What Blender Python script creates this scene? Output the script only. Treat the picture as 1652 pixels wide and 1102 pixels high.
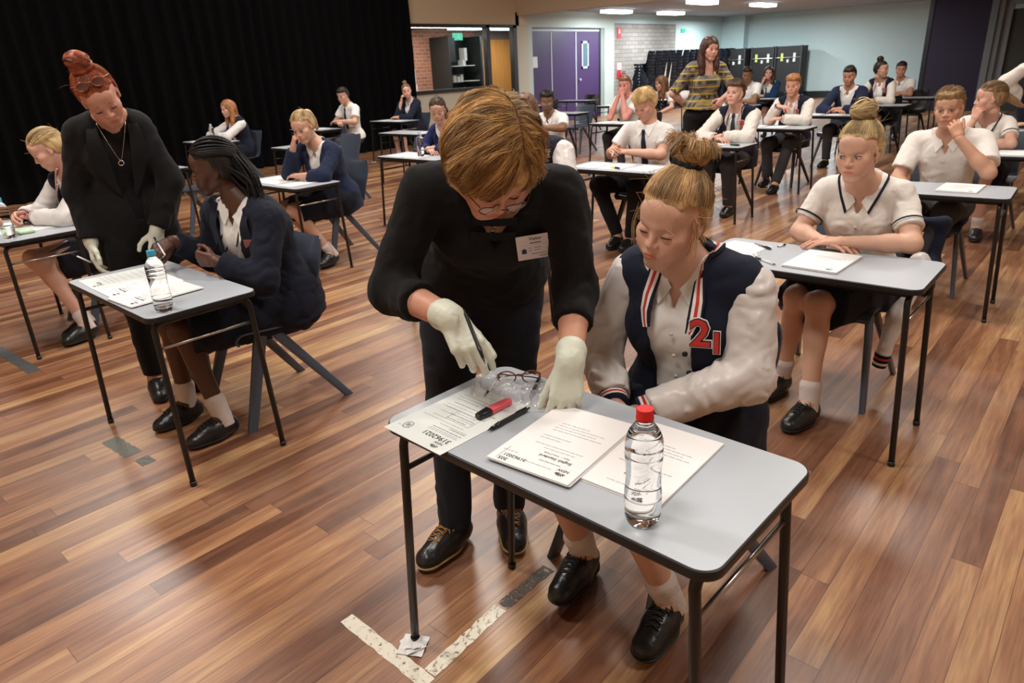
import bpy, math, random
import numpy as np
from math import sin, cos, pi, radians as R_
from mathutils import Matrix, Vector
random.seed(7); rng=np.random.default_rng(7)
for o in list(bpy.data.objects): bpy.data.objects.remove(o)
SC=bpy.context.scene; COL=SC.collection
# ------------------------------------------------------------------ camera
CAM_H=1.5242; PITCH=.37682; ROLL=-.04991; HEAD=R_(41.8)
def camera():
    f=np.array([0,cos(PITCH),-sin(PITCH)]);r=np.array([1.,0,0]);u=np.cross(r,f)
    c,s=cos(ROLL),sin(ROLL); r2=c*r+s*u; u2=-s*r+c*u
    ch,sh=cos(HEAD),sin(HEAD)
    rot=lambda v:(ch*v[0]-sh*v[1],sh*v[0]+ch*v[1],v[2])
    r2,u2,f=rot(r2),rot(u2),rot(f)
    cd=bpy.data.cameras.new('camera'); co=bpy.data.objects.new('camera',cd); COL.objects.link(co)
    co.matrix_world=Matrix(((r2[0],u2[0],-f[0],0),(r2[1],u2[1],-f[1],0),(r2[2],u2[2],-f[2],CAM_H),(0,0,0,1)))
    cd.sensor_width=36; cd.lens=1121.79/1652*36; cd.clip_start=.05; cd.clip_end=200
    cd.dof.use_dof=True; cd.dof.focus_distance=1.9; cd.dof.aperture_fstop=9.0
    SC.camera=co
camera()
# ------------------------------------------------------------------ world, lights, exposure
SC.view_settings.view_transform='Standard'; SC.view_settings.look='None'
SC.view_settings.gamma=1; SC.view_settings.exposure=0.6; SC.view_settings.use_curve_mapping=False
w=bpy.data.worlds.new('world'); SC.world=w; w.use_nodes=True
w.node_tree.nodes['Background'].inputs[0].default_value=(1,.96,.9,1); w.node_tree.nodes['Background'].inputs[1].default_value=.25
def area(name,loc,sx,sy,power,col,rot=(0,0,0)):
    l=bpy.data.lights.new(name,'AREA'); l.shape='RECTANGLE'; l.size=sx; l.size_y=sy; l.energy=power; l.color=col
    o=bpy.data.objects.new(name,l); COL.objects.link(o); o.location=loc; o.rotation_euler=rot; return o
WARM=(1,.95,.88); COOL=(.86,.97,1)
for i,(x,y,p) in enumerate([(-1.2,-.6,70),(1.6,2.6,55),(-4.2,.4,90),(-1.6,4.4,90),(-5.2,5.0,100),(-9,2.4,100),(-9,7.5,100),(-2,9,90),(-6,10.5,80)]):
    area('hall_light',(x,y,4.85),1.3,.6,p,WARM)
for (x,y) in [(-11.2,17.6),(-11.2,20.1),(-8.7,17.4),(-8.7,20.5),(-5.5,18.5),(-8.7,23.5),(-11,23.5)]:
    area('low_light',(x,y,2.68),.25,1.2,95 if y>22 else 60,COOL)  # back ones have no fitting; power added to brighten the back wall
# ------------------------------------------------------------------ material helpers
MATS={}
def new_mat(name):
    m=bpy.data.materials.new(name); m.use_nodes=True; return m,m.node_tree,m.node_tree.nodes['Principled BSDF']
def mat(name,col,rough=.6,metal=0,bump=0,bscale=60,var=0,vscale=8,trans=0,ior=1.45,coat=0,sheen=0,spec=.5,alpha=1,stretch=None,sss=0):
    if name in MATS: return MATS[name]
    m,nt,b=new_mat(name); N=nt.nodes.new; L=nt.links.new
    b.inputs['Base Color'].default_value=(*col,1); b.inputs['Roughness'].default_value=rough; b.inputs['Metallic'].default_value=metal
    b.inputs['Transmission Weight'].default_value=trans; b.inputs['IOR'].default_value=ior; b.inputs['Coat Weight'].default_value=coat
    b.inputs['Sheen Weight'].default_value=sheen; b.inputs['Specular IOR Level'].default_value=spec; b.inputs['Alpha'].default_value=alpha
    if sss: b.inputs['Subsurface Weight'].default_value=sss; b.inputs['Subsurface Radius'].default_value=(.012,.005,.003); b.inputs['Subsurface Scale'].default_value=1
    tc=N('ShaderNodeTexCoord')
    if bump or var:
        mp=N('ShaderNodeMapping'); L(tc.outputs['Object'],mp.inputs[0])
        if stretch: mp.inputs['Scale'].default_value=stretch
    if var:
        n=N('ShaderNodeTexNoise'); n.inputs['Scale'].default_value=vscale; n.inputs['Detail'].default_value=3; L(mp.outputs[0],n.inputs['Vector'])
        mx=N('ShaderNodeMixRGB'); mx.inputs[1].default_value=(*[c*(1-var) for c in col],1); mx.inputs[2].default_value=(*[min(1,c*(1+var)) for c in col],1)
        L(n.outputs['Fac'],mx.inputs[0]); L(mx.outputs[0],b.inputs['Base Color'])
    if bump:
        n=N('ShaderNodeTexNoise'); n.inputs['Scale'].default_value=bscale; n.inputs['Detail'].default_value=4; L(mp.outputs[0],n.inputs['Vector'])
        bp=N('ShaderNodeBump'); bp.inputs['Strength'].default_value=bump; bp.inputs['Distance'].default_value=.01
        L(n.outputs['Fac'],bp.inputs['Height']); L(bp.outputs[0],b.inputs['Normal'])
    MATS[name]=m; return m
def attr_mat(name,rough=.5,sss=0,bump=0,bscale=200,spec=.4,coat=0,aniso=0):
    if name in MATS: return MATS[name]
    m,nt,b=new_mat(name); N=nt.nodes.new; L=nt.links.new
    a=N('ShaderNodeAttribute'); a.attribute_name='Col'; L(a.outputs['Color'],b.inputs['Base Color'])
    b.inputs['Roughness'].default_value=rough; b.inputs['Specular IOR Level'].default_value=spec; b.inputs['Coat Weight'].default_value=coat
    if sss: b.inputs['Subsurface Weight'].default_value=sss; b.inputs['Subsurface Radius'].default_value=(.012,.005,.003); b.inputs['Subsurface Scale'].default_value=1
    if bump:
        tc=N('ShaderNodeTexCoord'); n=N('ShaderNodeTexNoise'); n.inputs['Scale'].default_value=bscale; n.inputs['Detail'].default_value=3; L(tc.outputs['Object'],n.inputs['Vector'])
        bp=N('ShaderNodeBump'); bp.inputs['Strength'].default_value=bump; bp.inputs['Distance'].default_value=.004
        L(n.outputs['Fac'],bp.inputs['Height']); L(bp.outputs[0],b.inputs['Normal'])
    MATS[name]=m; return m
SKIN=attr_mat('skin',.48,sss=.12,bump=.08,bscale=260)
HAIR=attr_mat('hair',.42,spec=.3); ATTR=attr_mat('coloured_surface',.6)
# ------------------------------------------------------------------ mesh helpers
def mesh_np(name,V,F,mats,parent=None,col=None,smooth=True,fm=None,corner=None):
    """V (n,3); F (m,k) quads or tris (array) or list of arrays"""
    me=bpy.data.meshes.new(name)
    Fs=F if isinstance(F,list) else [F]
    Fs=[np.asarray(f) for f in Fs if len(f)]
    me.vertices.add(len(V)); me.vertices.foreach_set('co',np.asarray(V,dtype=np.float32).ravel())
    loops=np.concatenate([f.ravel() for f in Fs]) ; tot=np.concatenate([np.full(len(f),f.shape[1]) for f in Fs])
    st=np.concatenate([[0],np.cumsum(tot)[:-1]])
    me.loops.add(len(loops)); me.loops.foreach_set('vertex_index',loops.astype(np.int32))
    me.polygons.add(len(tot)); me.polygons.foreach_set('loop_start',st.astype(np.int32)); me.polygons.foreach_set('loop_total',tot.astype(np.int32))
    if fm is not None: me.polygons.foreach_set('material_index',np.asarray(fm,dtype=np.int32))
    me.polygons.foreach_set('use_smooth',np.full(len(tot),smooth))
    if not isinstance(mats,(list,tuple)): mats=[mats]
    for m in mats: me.materials.append(m)
    me.update(calc_edges=True); me.validate()
    if col is not None:
        a=me.color_attributes.new('Col','FLOAT_COLOR','POINT'); c=np.ones((len(V),4),dtype=np.float32); c[:,:3]=col
        a.data.foreach_set('color',c.ravel())
    o=bpy.data.objects.new(name,me); COL.objects.link(o)
    if parent: o.parent=parent
    return o
def tag(o,label=None,cat=None,group=None,kind=None):
    if label: o['label']=label
    if cat: o['category']=cat
    if group: o['group']=group
    if kind: o['kind']=kind
    return o
def empty(name,loc=(0,0,0),rz=0,label=None,cat=None,group=None):
    o=bpy.data.objects.new(name,None); COL.objects.link(o); o.location=loc; o.rotation_euler=(0,0,rz); o.empty_display_size=.1
    return tag(o,label,cat,group)
class MB:
    def __init__(s): s.V=[];s.Q=[];s.T=[];s.n=0
    def add(s,V,Q=(),T=()):
        V=np.asarray(V,float).reshape(-1,3)
        if len(Q): s.Q.append(np.asarray(Q)+s.n)
        if len(T): s.T.append(np.asarray(T)+s.n)
        s.V.append(V); s.n+=len(V); return s
    def box(s,lo,hi,M=None):
        x0,y0,z0=lo;x1,y1,z1=hi
        V=np.array([(x,y,z) for x in(x0,x1) for y in(y0,y1) for z in(z0,z1)],float)
        if M is not None: V=V@np.asarray(M)[:3,:3].T+np.asarray(M)[:3,3]
        return s.add(V,[(0,1,3,2),(4,6,7,5),(0,4,5,1),(2,3,7,6),(0,2,6,4),(1,5,7,3)])
    def tube(s,P,r,n=10,cap=True):
        P=np.asarray(P,float); r=np.broadcast_to(r,(len(P),)).astype(float)
        T=np.gradient(P,axis=0); T/=np.linalg.norm(T,axis=1)[:,None]+1e-12
        up=np.array([0,0,1.]) if abs(T[0,2])<.9 else np.array([1.,0,0])
        a=np.cross(T[0],up); a/=np.linalg.norm(a); ring=[]
        ang=np.arange(n)*2*pi/n
        for i in range(len(P)):
            a=a-T[i]*(a@T[i]); a/=np.linalg.norm(a); b=np.cross(T[i],a)
            ring.append(P[i]+r[i]*(np.cos(ang)[:,None]*a+np.sin(ang)[:,None]*b))
        V=np.concatenate(ring); Q=[];k=len(P)
        for i in range(k-1):
            for j in range(n): Q.append((i*n+j,i*n+(j+1)%n,(i+1)*n+(j+1)%n,(i+1)*n+j))
        T3=[]
        if cap:
            V=np.concatenate([V,[P[0],P[-1]]]); c0=k*n;c1=c0+1
            for j in range(n): T3.append((c0,(j+1)%n,j)); T3.append((c1,(k-1)*n+j,(k-1)*n+(j+1)%n))
        return s.add(V,Q,T3)
    def prism(s,poly,z0,z1,M=None):
        p=np.asarray(poly,float); n=len(p)
        V=np.concatenate([np.c_[p,np.full(n,z0)],np.c_[p,np.full(n,z1)],[[*p.mean(0),z0],[*p.mean(0),z1]]])
        if M is not None: V=V@np.asarray(M)[:3,:3].T+np.asarray(M)[:3,3]
        Q=[(i,(i+1)%n,n+(i+1)%n,n+i) for i in range(n)]; T=[(2*n,(i+1)%n,i) for i in range(n)]+[(2*n+1,n+i,n+(i+1)%n) for i in range(n)]
        return s.add(V,Q,T)
    def lathe(s,prof,n=24,c=(0,0,0)):
        prof=np.asarray(prof,float); a=np.arange(n)*2*pi/n; k=len(prof)
        V=np.concatenate([np.c_[r*np.cos(a),r*np.sin(a),np.full(n,z)] for r,z in prof])+np.asarray(c)
        Q=[(i*n+j,i*n+(j+1)%n,(i+1)*n+(j+1)%n,(i+1)*n+j) for i in range(k-1) for j in range(n)]
        return s.add(V,Q)
    def build(s,name,m,parent=None,smooth=False,col=None):
        F=[]
        if s.Q: F.append(np.concatenate(s.Q))
        if s.T: F.append(np.concatenate(s.T))
        return mesh_np(name,np.concatenate(s.V),F,m,parent,col=col,smooth=smooth)
def autosmooth(o,ang=40):
    me=o.data; me.polygons.foreach_set('use_smooth',[True]*len(me.polygons))
    try: me.set_sharp_from_angle(angle=R_(ang))
    except Exception: pass
    return o
def xform(loc,rz=0,rx=0,ry=0): return Matrix.Translation(loc)@Matrix.Rotation(rz,4,'Z')@Matrix.Rotation(ry,4,'Y')@Matrix.Rotation(rx,4,'X')
def rrect(w,d,r,n=6):
    P=[]
    for cx,cy,a0 in ((w/2-r,d/2-r,0),(-w/2+r,d/2-r,90),(-w/2+r,-d/2+r,180),(w/2-r,-d/2+r,270)):
        for i in range(n+1):
            a=R_(a0+90*i/n); P.append((cx+r*cos(a),cy+r*sin(a)))
    return np.array(P)
def copy_tree(o,parent=None):
    c=o.copy(); COL.objects.link(c); c.parent=parent
    for ch in o.children: copy_tree(ch,c)
    return c
# ------------------------------------------------------------------ signed distance modelling
def nrm(v): v=np.asarray(v,float); return v/(np.linalg.norm(v)+1e-12)
def rc(a,b,ra,rb=None):
    rb=ra if rb is None else rb; a=np.asarray(a,float);b=np.asarray(b,float); ba=b-a; L2=ba@ba+1e-12
    def fn(P):
        h=np.clip(((P-a)@ba)/L2,0,1); d=P-a-h[...,None]*ba
        return np.sqrt((d*d).sum(-1))-(ra+(rb-ra)*h)
    m=max(ra,rb); return fn,np.minimum(a,b)-m,np.maximum(a,b)+m
def ell(c,r,M=None):
    c=np.asarray(c,float); r=np.asarray(r,float); Rm=np.eye(3) if M is None else np.asarray(M)  # rows = axes
    def fn(P):
        q=(P-c)@Rm.T; k0=np.sqrt(((q/r)**2).sum(-1)); k1=np.sqrt(((q/r**2)**2).sum(-1))
        return k0*(k0-1)/(k1+1e-9)
    e=np.sqrt(((Rm*r[:,None])**2).sum(0)); return fn,c-e,c+e
def rbox(c,h,M=None,rad=.01):
    c=np.asarray(c,float); h=np.asarray(h,float)-rad; Rm=np.eye(3) if M is None else np.asarray(M)
    def fn(P):
        q=np.abs((P-c)@Rm.T)-h; return np.sqrt((np.maximum(q,0)**2).sum(-1))+np.minimum(q.max(-1),0)-rad
    e=(np.abs(Rm)*(h+rad)[:,None]).sum(0); return fn,c-e,c+e
def half(p,n):
    p=np.asarray(p,float); n=nrm(n); return (lambda P:(P-p)@n),None,None
def frame(side,up):
    s=nrm(side); u=np.asarray(up,float); u=nrm(u-s*(u@s)); f=np.cross(s,u); return np.array([s,f,u])  # side,(f),up
def vnoise(P,seed=0):
    i=np.floor(P).astype(np.int64); f=P-i; f=f*f*(3-2*f); r=0
    for dx in(0,1):
        for dy in(0,1):
            for dz in(0,1):
                h=((i[...,0]+dx)*73856093)^((i[...,1]+dy)*19349663)^((i[...,2]+dz)*83492791)^(seed*2654435)
                h=(h^(h>>13))*1274126177; h=((h^(h>>16))&0xffff)/65535.
                r=r+h*(f[...,0] if dx else 1-f[...,0])*(f[...,1] if dy else 1-f[...,1])*(f[...,2] if dz else 1-f[...,2])
    return r-.5
class SDF:
    def __init__(s): s.ops=[]
    def add(s,p,k=.008): s.ops.append(('a',p,k)); return s
    def sub(s,p,k=.004): s.ops.append(('s',p,k)); return s
    def cut(s,p,n): s.ops.append(('s',half(p,-np.asarray(n,float)),.0)); return s     # keeps the side n points away from
    def warp(s,fn): s.ops.append(('w',fn,0)); return s
    def grid(s,vx):
        lo=np.min([o[1][1] for o in s.ops if o[0]=='a'],0)-3*vx-.012; hi=np.max([o[1][2] for o in s.ops if o[0]=='a'],0)+3*vx+.012
        n=np.ceil((hi-lo)/vx).astype(int)+1
        ax=[lo[i]+vx*np.arange(n[i]) for i in range(3)]
        D=np.full(n,.5,dtype=np.float32)
        for t,p,k in s.ops:
            if t=='w':
                m=np.abs(D)<3*vx+.02; idx=np.nonzero(m); P=np.stack([ax[i][idx[i]] for i in range(3)],-1); D[idx]+=p(P); continue
            if p[1] is None: a0=np.zeros(3,int); a1=n
            else:
                mg=k+2.5*vx if t=='a' else k+vx
                a0=np.clip(np.floor((p[1]-mg-lo)/vx).astype(int),0,n); a1=np.clip(np.ceil((p[2]+mg-lo)/vx).astype(int)+1,0,n)
                if (a1<=a0).any(): continue
            sl=tuple(slice(a0[i],a1[i]) for i in range(3))
            P=np.stack(np.meshgrid(*[ax[i][a0[i]:a1[i]] for i in range(3)],indexing='ij'),-1)
            d=p[0](P).astype(np.float32); B=D[sl]
            if t=='a':
                if k>0: h=np.maximum(k-np.abs(B-d),0)/k; D[sl]=np.minimum(B,d)-h*h*k*.25
                else: D[sl]=np.minimum(B,d)
            else:
                d=-d
                if k>0: h=np.maximum(k-np.abs(B-d),0)/k; D[sl]=np.maximum(B,d)+h*h*k*.25
                else: D[sl]=np.maximum(B,d)
        D[0]=D[-1]=.1; D[:,0]=D[:,-1]=.1; D[:,:,0]=D[:,:,-1]=.1
        return D,lo
    def mesh(s,vx):
        D,lo=s.grid(vx); S=D<0; n=D.shape
        c=np.zeros(tuple(k-1 for k in n),np.uint8)
        for dx in(0,1):
            for dy in(0,1):
                for dz in(0,1): c+=S[dx:n[0]-1+dx,dy:n[1]-1+dy,dz:n[2]-1+dz]
        act=(c>0)&(c<8); ii=np.stack(np.nonzero(act),-1)
        if not len(ii): return np.zeros((0,3)),np.zeros((0,4),int)
        cid=np.full(act.shape,-1,np.int64); cid[act]=np.arange(len(ii))
        acc=np.zeros((len(ii),3)); cnt=np.zeros(len(ii))
        cor=[(a,b,d) for a in(0,1) for b in(0,1) for d in(0,1)]
        val={q:D[ii[:,0]+q[0],ii[:,1]+q[1],ii[:,2]+q[2]] for q in cor}
        for a in cor:
            for ax in range(3):
                if a[ax]==0:
                    b=list(a);b[ax]=1;b=tuple(b); va,vb=val[a],val[b]; m=(va<0)!=(vb<0)
                    t=np.where(m,va/(va-vb+1e-12),0); p=np.tile(np.array(a,float),(len(ii),1)); p[:,ax]+=t
                    acc+=p*m[:,None]; cnt+=m
        V=(ii+acc/cnt[:,None])*vx+lo; F=[]
        for ax in range(3):
            b,d=[(1,2),(2,0),(0,1)][ax]
            s0=[slice(None)]*3; s1=[slice(None)]*3; s0[ax]=slice(0,-1); s1[ax]=slice(1,None)
            A=S[tuple(s0)]; B=S[tuple(s1)]; e=np.stack(np.nonzero(A!=B),-1)
            e=e[(e[:,b]>0)&(e[:,d]>0)&(e[:,b]<n[b]-1)&(e[:,d]<n[d]-1)]
            ins=A[e[:,0],e[:,1],e[:,2]]
            def g(ob,od): q=e.copy(); q[:,b]+=ob; q[:,d]+=od; return cid[q[:,0],q[:,1],q[:,2]]
            q=np.stack([g(-1,-1),g(0,-1),g(0,0),g(-1,0)],-1); q[~ins]=q[~ins][:,::-1]; F.append(q)
        F=np.concatenate(F); F=F[(F>=0).all(1)]
        return V,F
    def obj(s,name,vx,m,parent=None,colfn=None,extra=None,smoothit=1):
        V,F=s.mesh(vx); V=lap(V,F,smoothit)
        col=None
        if colfn is not None: col=colfn(V)
        return mesh_np(name,V,F,m,parent,col=col)
def lap(V,F,it):
    if it<=0 or not len(F): return V
    E=np.concatenate([F[:,[0,1]],F[:,[1,2]],F[:,[2,3]],F[:,[3,0]]]); n=len(V)
    for _ in range(it):
        S=np.zeros((n,3)); C=np.bincount(E.ravel(),minlength=n)
        for k in range(3): S[:,k]=np.bincount(E[:,0],V[E[:,1],k],n)+np.bincount(E[:,1],V[E[:,0],k],n)
        V=V*.45+.55*S/np.maximum(C,1)[:,None]
    return V
def strands(name,L,rad,cols,parent,m=None,sides=3):
    """L: list of (K,3) polylines of equal K"""
    L=np.asarray(L); M,K,_=L.shape; T=np.gradient(L,axis=1); T/=np.linalg.norm(T,axis=2)[...,None]+1e-9
    up=np.array([.31,.2,.93]); A=np.cross(T,up); A/=np.linalg.norm(A,axis=2)[...,None]+1e-9; B=np.cross(T,A)
    tp=np.sin(np.linspace(.35,pi-.25,K))**.5; r=(rad*tp)[None,:,None] if np.isscalar(rad) else rad[:,None,None]*tp[None,:,None]
    V=np.stack([L+r*(cos(a)*A+sin(a)*B) for a in np.arange(sides)*2*pi/sides],2)
    idx=np.arange(M*K*sides).reshape(M,K,sides); Q=[]
    for j in range(sides): Q.append(np.stack([idx[:,:-1,j],idx[:,:-1,(j+1)%sides],idx[:,1:,(j+1)%sides],idx[:,1:,j]],-1).reshape(-1,4))
    C=np.repeat(np.asarray(cols),K*sides,0)
    return mesh_np(name,V.reshape(-1,3),np.concatenate(Q),m or HAIR,parent,col=C)
# ------------------------------------------------------------------ the hall
def floor_mat():
    m,nt,b=new_mat('timber_floor'); N=nt.nodes.new; L=nt.links.new
    tc=N('ShaderNodeTexCoord'); sp=N('ShaderNodeSeparateXYZ'); L(tc.outputs['Object'],sp.inputs[0])
    def M(op,a,b_=None,c=None):
        n=N('ShaderNodeMath'); n.operation=op
        for i,x in enumerate((a,b_,c)):
            if x is None: continue
            if isinstance(x,(int,float)): n.inputs[i].default_value=x
            else: L(x,n.inputs[i])
        return n.outputs[0]
    u=M('DIVIDE',sp.outputs[0],.086); row=M('FLOOR',u); fu=M('FRACT',u)
    wn=N('ShaderNodeTexWhiteNoise'); wn.noise_dimensions='1D'; L(row,wn.inputs['W'])
    v=M('ADD',M('DIVIDE',sp.outputs[1],1.55),M('MULTIPLY',wn.outputs['Value'],7.3)); brd=M('FLOOR',v); fv=M('FRACT',v)
    cb=N('ShaderNodeCombineXYZ'); L(row,cb.inputs[0]); L(brd,cb.inputs[1])
    w2=N('ShaderNodeTexWhiteNoise'); L(cb.outputs[0],w2.inputs['Vector'])
    sc=N('ShaderNodeCombineXYZ'); L(M('MULTIPLY',sp.outputs[0],17),sc.inputs[0]); L(M('MULTIPLY',sp.outputs[1],1.2),sc.inputs[1]); L(M('MULTIPLY',w2.outputs['Value'],40),sc.inputs[2])
    g1=N('ShaderNodeTexNoise'); g1.inputs['Scale'].default_value=1; g1.inputs['Detail'].default_value=4; g1.inputs['Distortion'].default_value=.7; L(sc.outputs[0],g1.inputs['Vector'])
    sc2=N('ShaderNodeCombineXYZ'); L(M('MULTIPLY',sp.outputs[0],130),sc2.inputs[0]); L(M('MULTIPLY',sp.outputs[1],7),sc2.inputs[1]); L(M('MULTIPLY',w2.outputs['Value'],40),sc2.inputs[2])
    g2=N('ShaderNodeTexNoise'); g2.inputs['Scale'].default_value=1; g2.inputs['Detail'].default_value=3; L(sc2.outputs[0],g2.inputs['Vector'])
    t=M('ADD',M('MULTIPLY',w2.outputs['Value'],.62),M('MULTIPLY',M('SUBTRACT',g1.outputs['Fac'],.5),1.1)); t=M('ADD',t,.17)
    cr=N('ShaderNodeValToRGB'); e=cr.color_ramp.elements
    e[0].position=0; e[0].color=(.095,.038,.020,1); e[1].position=1; e[1].color=(.66,.42,.19,1)
    for p,c in ((.22,(.17,.066,.034,1)),(.45,(.255,.112,.058,1)),(.62,(.35,.168,.082,1)),(.82,(.45,.255,.12,1))): x=e.new(p); x.color=c
    L(t,cr.inputs[0])
    mx=N('ShaderNodeMixRGB'); mx.blend_type='MULTIPLY'; mx.inputs[0].default_value=.55; L(cr.outputs[0],mx.inputs[1])
    r2=N('ShaderNodeValToRGB'); r2.color_ramp.elements[0].position=.3; r2.color_ramp.elements[0].color=(.45,.4,.38,1); r2.color_ramp.elements[1].position=.6; r2.color_ramp.elements[1].color=(1,1,1,1)
    L(g2.outputs['Fac'],r2.inputs[0]); L(r2.outputs[0],mx.inputs[2])
    # worn grey-brown traffic patches and scuffs
    wn3=N('ShaderNodeTexNoise'); wn3.inputs['Scale'].default_value=1.3; wn3.inputs['Detail'].default_value=5; wn3.inputs['Roughness'].default_value=.65; L(tc.outputs['Object'],wn3.inputs['Vector'])
    r3=N('ShaderNodeValToRGB'); r3.color_ramp.elements[0].position=.5; r3.color_ramp.elements[0].color=(0,0,0,1); r3.color_ramp.elements[1].position=.72; r3.color_ramp.elements[1].color=(.55,.55,.55,1); L(wn3.outputs['Fac'],r3.inputs[0])
    mx2=N('ShaderNodeMixRGB'); L(r3.outputs[0],mx2.inputs[0]); L(mx.outputs[0],mx2.inputs[1]); mx2.inputs[2].default_value=(.27,.17,.115,1)
    # seams
    s1=M('LESS_THAN',M('MINIMUM',fu,M('SUBTRACT',1,fu)),.014); s2=M('LESS_THAN',M('MINIMUM',fv,M('SUBTRACT',1,fv)),.0009); seam=M('MAXIMUM',s1,s2)
    mx3=N('ShaderNodeMixRGB'); L(M('MULTIPLY',seam,.6),mx3.inputs[0]); L(mx2.outputs[0],mx3.inputs[1]); mx3.inputs[2].default_value=(.03,.014,.008,1)
    L(mx3.outputs[0],b.inputs['Base Color'])
    rr=N('ShaderNodeMapRange'); rr.inputs[3].default_value=.24; rr.inputs[4].default_value=.46; L(wn3.outputs['Fac'],rr.inputs[0]); L(rr.outputs[0],b.inputs['Roughness'])
    b.inputs['Specular IOR Level'].default_value=.62
    bp=N('ShaderNodeBump'); bp.inputs['Strength'].default_value=.09; bp.inputs['Distance'].default_value=.002; L(M('SUBTRACT',g2.outputs['Fac'],M('MULTIPLY',seam,1.2)),bp.inputs['Height']); L(bp.outputs[0],b.inputs['Normal'])
    return m
def struct(o): o['kind']='structure'; return o
def wallbox(name,lo,hi,m): 
    return struct(MB().box(lo,hi).build(name,m))
def brick_mat(name,c1,c2,mortar,sc,ux,rough=.8,bw=.24,bh=.086):
    m,nt,b=new_mat(name); N=nt.nodes.new; L=nt.links.new
    tc=N('ShaderNodeTexCoord'); sp=N('ShaderNodeSeparateXYZ'); L(tc.outputs['Object'],sp.inputs[0]); cb=N('ShaderNodeCombineXYZ')
    L(sp.outputs[ux],cb.inputs[0]); L(sp.outputs[2],cb.inputs[1])
    br=N('ShaderNodeTexBrick'); br.inputs['Color1'].default_value=(*c1,1); br.inputs['Color2'].default_value=(*c2,1); br.inputs['Mortar'].default_value=(*mortar,1)
    br.inputs['Scale'].default_value=1; br.inputs['Mortar Size'].default_value=.007; br.inputs['Brick Width'].default_value=bw; br.inputs['Row Height'].default_value=bh
    L(cb.outputs[0],br.inputs['Vector']); L(br.outputs['Color'],b.inputs['Base Color']); b.inputs['Roughness'].default_value=rough
    bp=N('ShaderNodeBump'); bp.inputs['Strength'].default_value=.5; bp.inputs['Distance'].default_value=.01; bp.invert=True; L(br.outputs['Fac'],bp.inputs['Height']); L(bp.outputs[0],b.inputs['Normal'])
    return m
struct(mesh_np('floor',np.array([(-13.2,-3,0),(4,-3,0),(4,27,0),(-13.2,27,0)],float),np.array([[0,1,2,3]]),floor_mat(),smooth=False))
TAN=mat('tan_paint',(.50,.37,.25),.7,bump=.05,bscale=30); BLUEW=mat('pale_blue_paint',(.50,.60,.60),.7,bump=.05,bscale=30); CREAM=mat('cream_paint',(.60,.53,.42),.7)
PALEG=mat('pale_grey_green_paint',(.52,.57,.53),.6); BLK=mat('black_frame',(.012,.011,.012),.45); BEIGEC=mat('beige_ceiling',(.42,.33,.24),.8); GREYC=mat('low_ceiling_paint',(.30,.31,.34),.75)
WX=-12.3
# side wall pieces (plane lx = -12.3)
wallbox('wall_left',(WX-.2,-3,0),(WX,10.6,5),mat('dark_plaster',(.03,.03,.03),.9))
struct(MB().box((WX-.2,10.6,0),(WX,13.4,1.05)).build('wall_left_under_window',CREAM))
struct(MB().box((WX-.2,10.6,2.45),(WX,14.6,5)).build('wall_left_over_window',TAN))
struct(MB().box((WX-.2,14.48,0),(WX,14.95,2.75)).box((WX-.02,14.6,2.45),(WX+.02,14.95,2.75)).build('wall_left_pier',CREAM))
struct(MB().box((WX-.2,14.95,2.42),(WX,18.95,2.95)).box((WX-.2,14.95,0),(WX,15.12,2.42)).box((WX-.2,18.45,0),(WX,18.95,2.42)).build('wall_left_door_surround',PALEG))
struct(MB().box((WX-.2,18.95,0),(WX-.01,22.65,2.55)).build('wall_left_brick',brick_mat('grey_brick',(.36,.31,.28),(.27,.23,.21),(.16,.14,.13),1,1,bw=.35,bh=.115)))
struct(MB().box((WX-.2,18.95,2.55),(WX,22.65,2.95)).box((WX-.2,22.65,0),(WX,26.5,2.95)).build('wall_left_blue',BLUEW))
struct(MB().box((WX-.2,26.5,0),(-2,26.7,2.95)).box((WX,26.1,0),(WX+.85,26.5,2.95)).build('wall_back',BLUEW))
struct(MB().box((WX+.85,26.46,0),(-2,26.5,.22)).build('baseboard_back',BLK))
struct(MB().box((WX-.2,14.75,2.82),(4,26.7,2.95)).build('ceiling_low',GREYC))
struct(MB().box((WX,14.55,2.68),(4,14.75,5)).build('wall_bulkhead',TAN))
struct(MB().box((WX-.2,-3,5),(4,14.75,5.15)).build('ceiling',BEIGEC))
# window of the control room, and the room behind it
GL=mat('window_glass',(.9,.95,.95),.02,trans=1,ior=1.02,spec=.6)
fr=MB()
for y0,y1 in ((10.6,10.7),(13.36,13.48),(14.34,14.48)): fr.box((WX-.1,y0,1.0 if y0<14 and y0<13 else 0),(WX+.03,y1,2.46))
fr.box((WX-.1,10.6,2.40),(WX+.03,14.48,2.47)).box((WX-.1,10.6,1.03),(WX+.05,13.4,1.10))
wf=struct(fr.build('window_1',BLK)); 
wp=struct(MB().box((WX-.05,10.7,1.08),(WX-.04,13.38,2.42)).build('window_pane',GL,wf)); struct(MB().box((WX-.05,13.46,.05),(WX-.04,14.36,2.42)).build('window_pane',GL,wf))
BX=-14.8
struct(MB().box((BX-.2,10.2,0),(BX,15.6,3)).build('wall_control_room',brick_mat('red_brick',(.36,.14,.085),(.24,.09,.055),(.34,.28,.23),1,1)))
struct(MB().box((BX-.2,15.6,0),(BX,17.8,3)).box((BX-.2,10,0),(WX-.2,10.2,3)).box((BX-.2,17.6,0),(WX-.2,17.8,3)).build('wall_control_room_side',mat('dark_room_paint',(.16,.12,.10),.8)))
struct(MB().box((BX-.2,10,2.60),(WX-.2,17.8,2.7)).build('ceiling_control_room',mat('dark_ceiling',(.16,.14,.14),.8)))
struct(MB().box((BX-.2,10,0),(WX-.2,17.8,.02)).build('floor_control_room',mat('carpet_dark',(.05,.04,.04),.9)))
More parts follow.
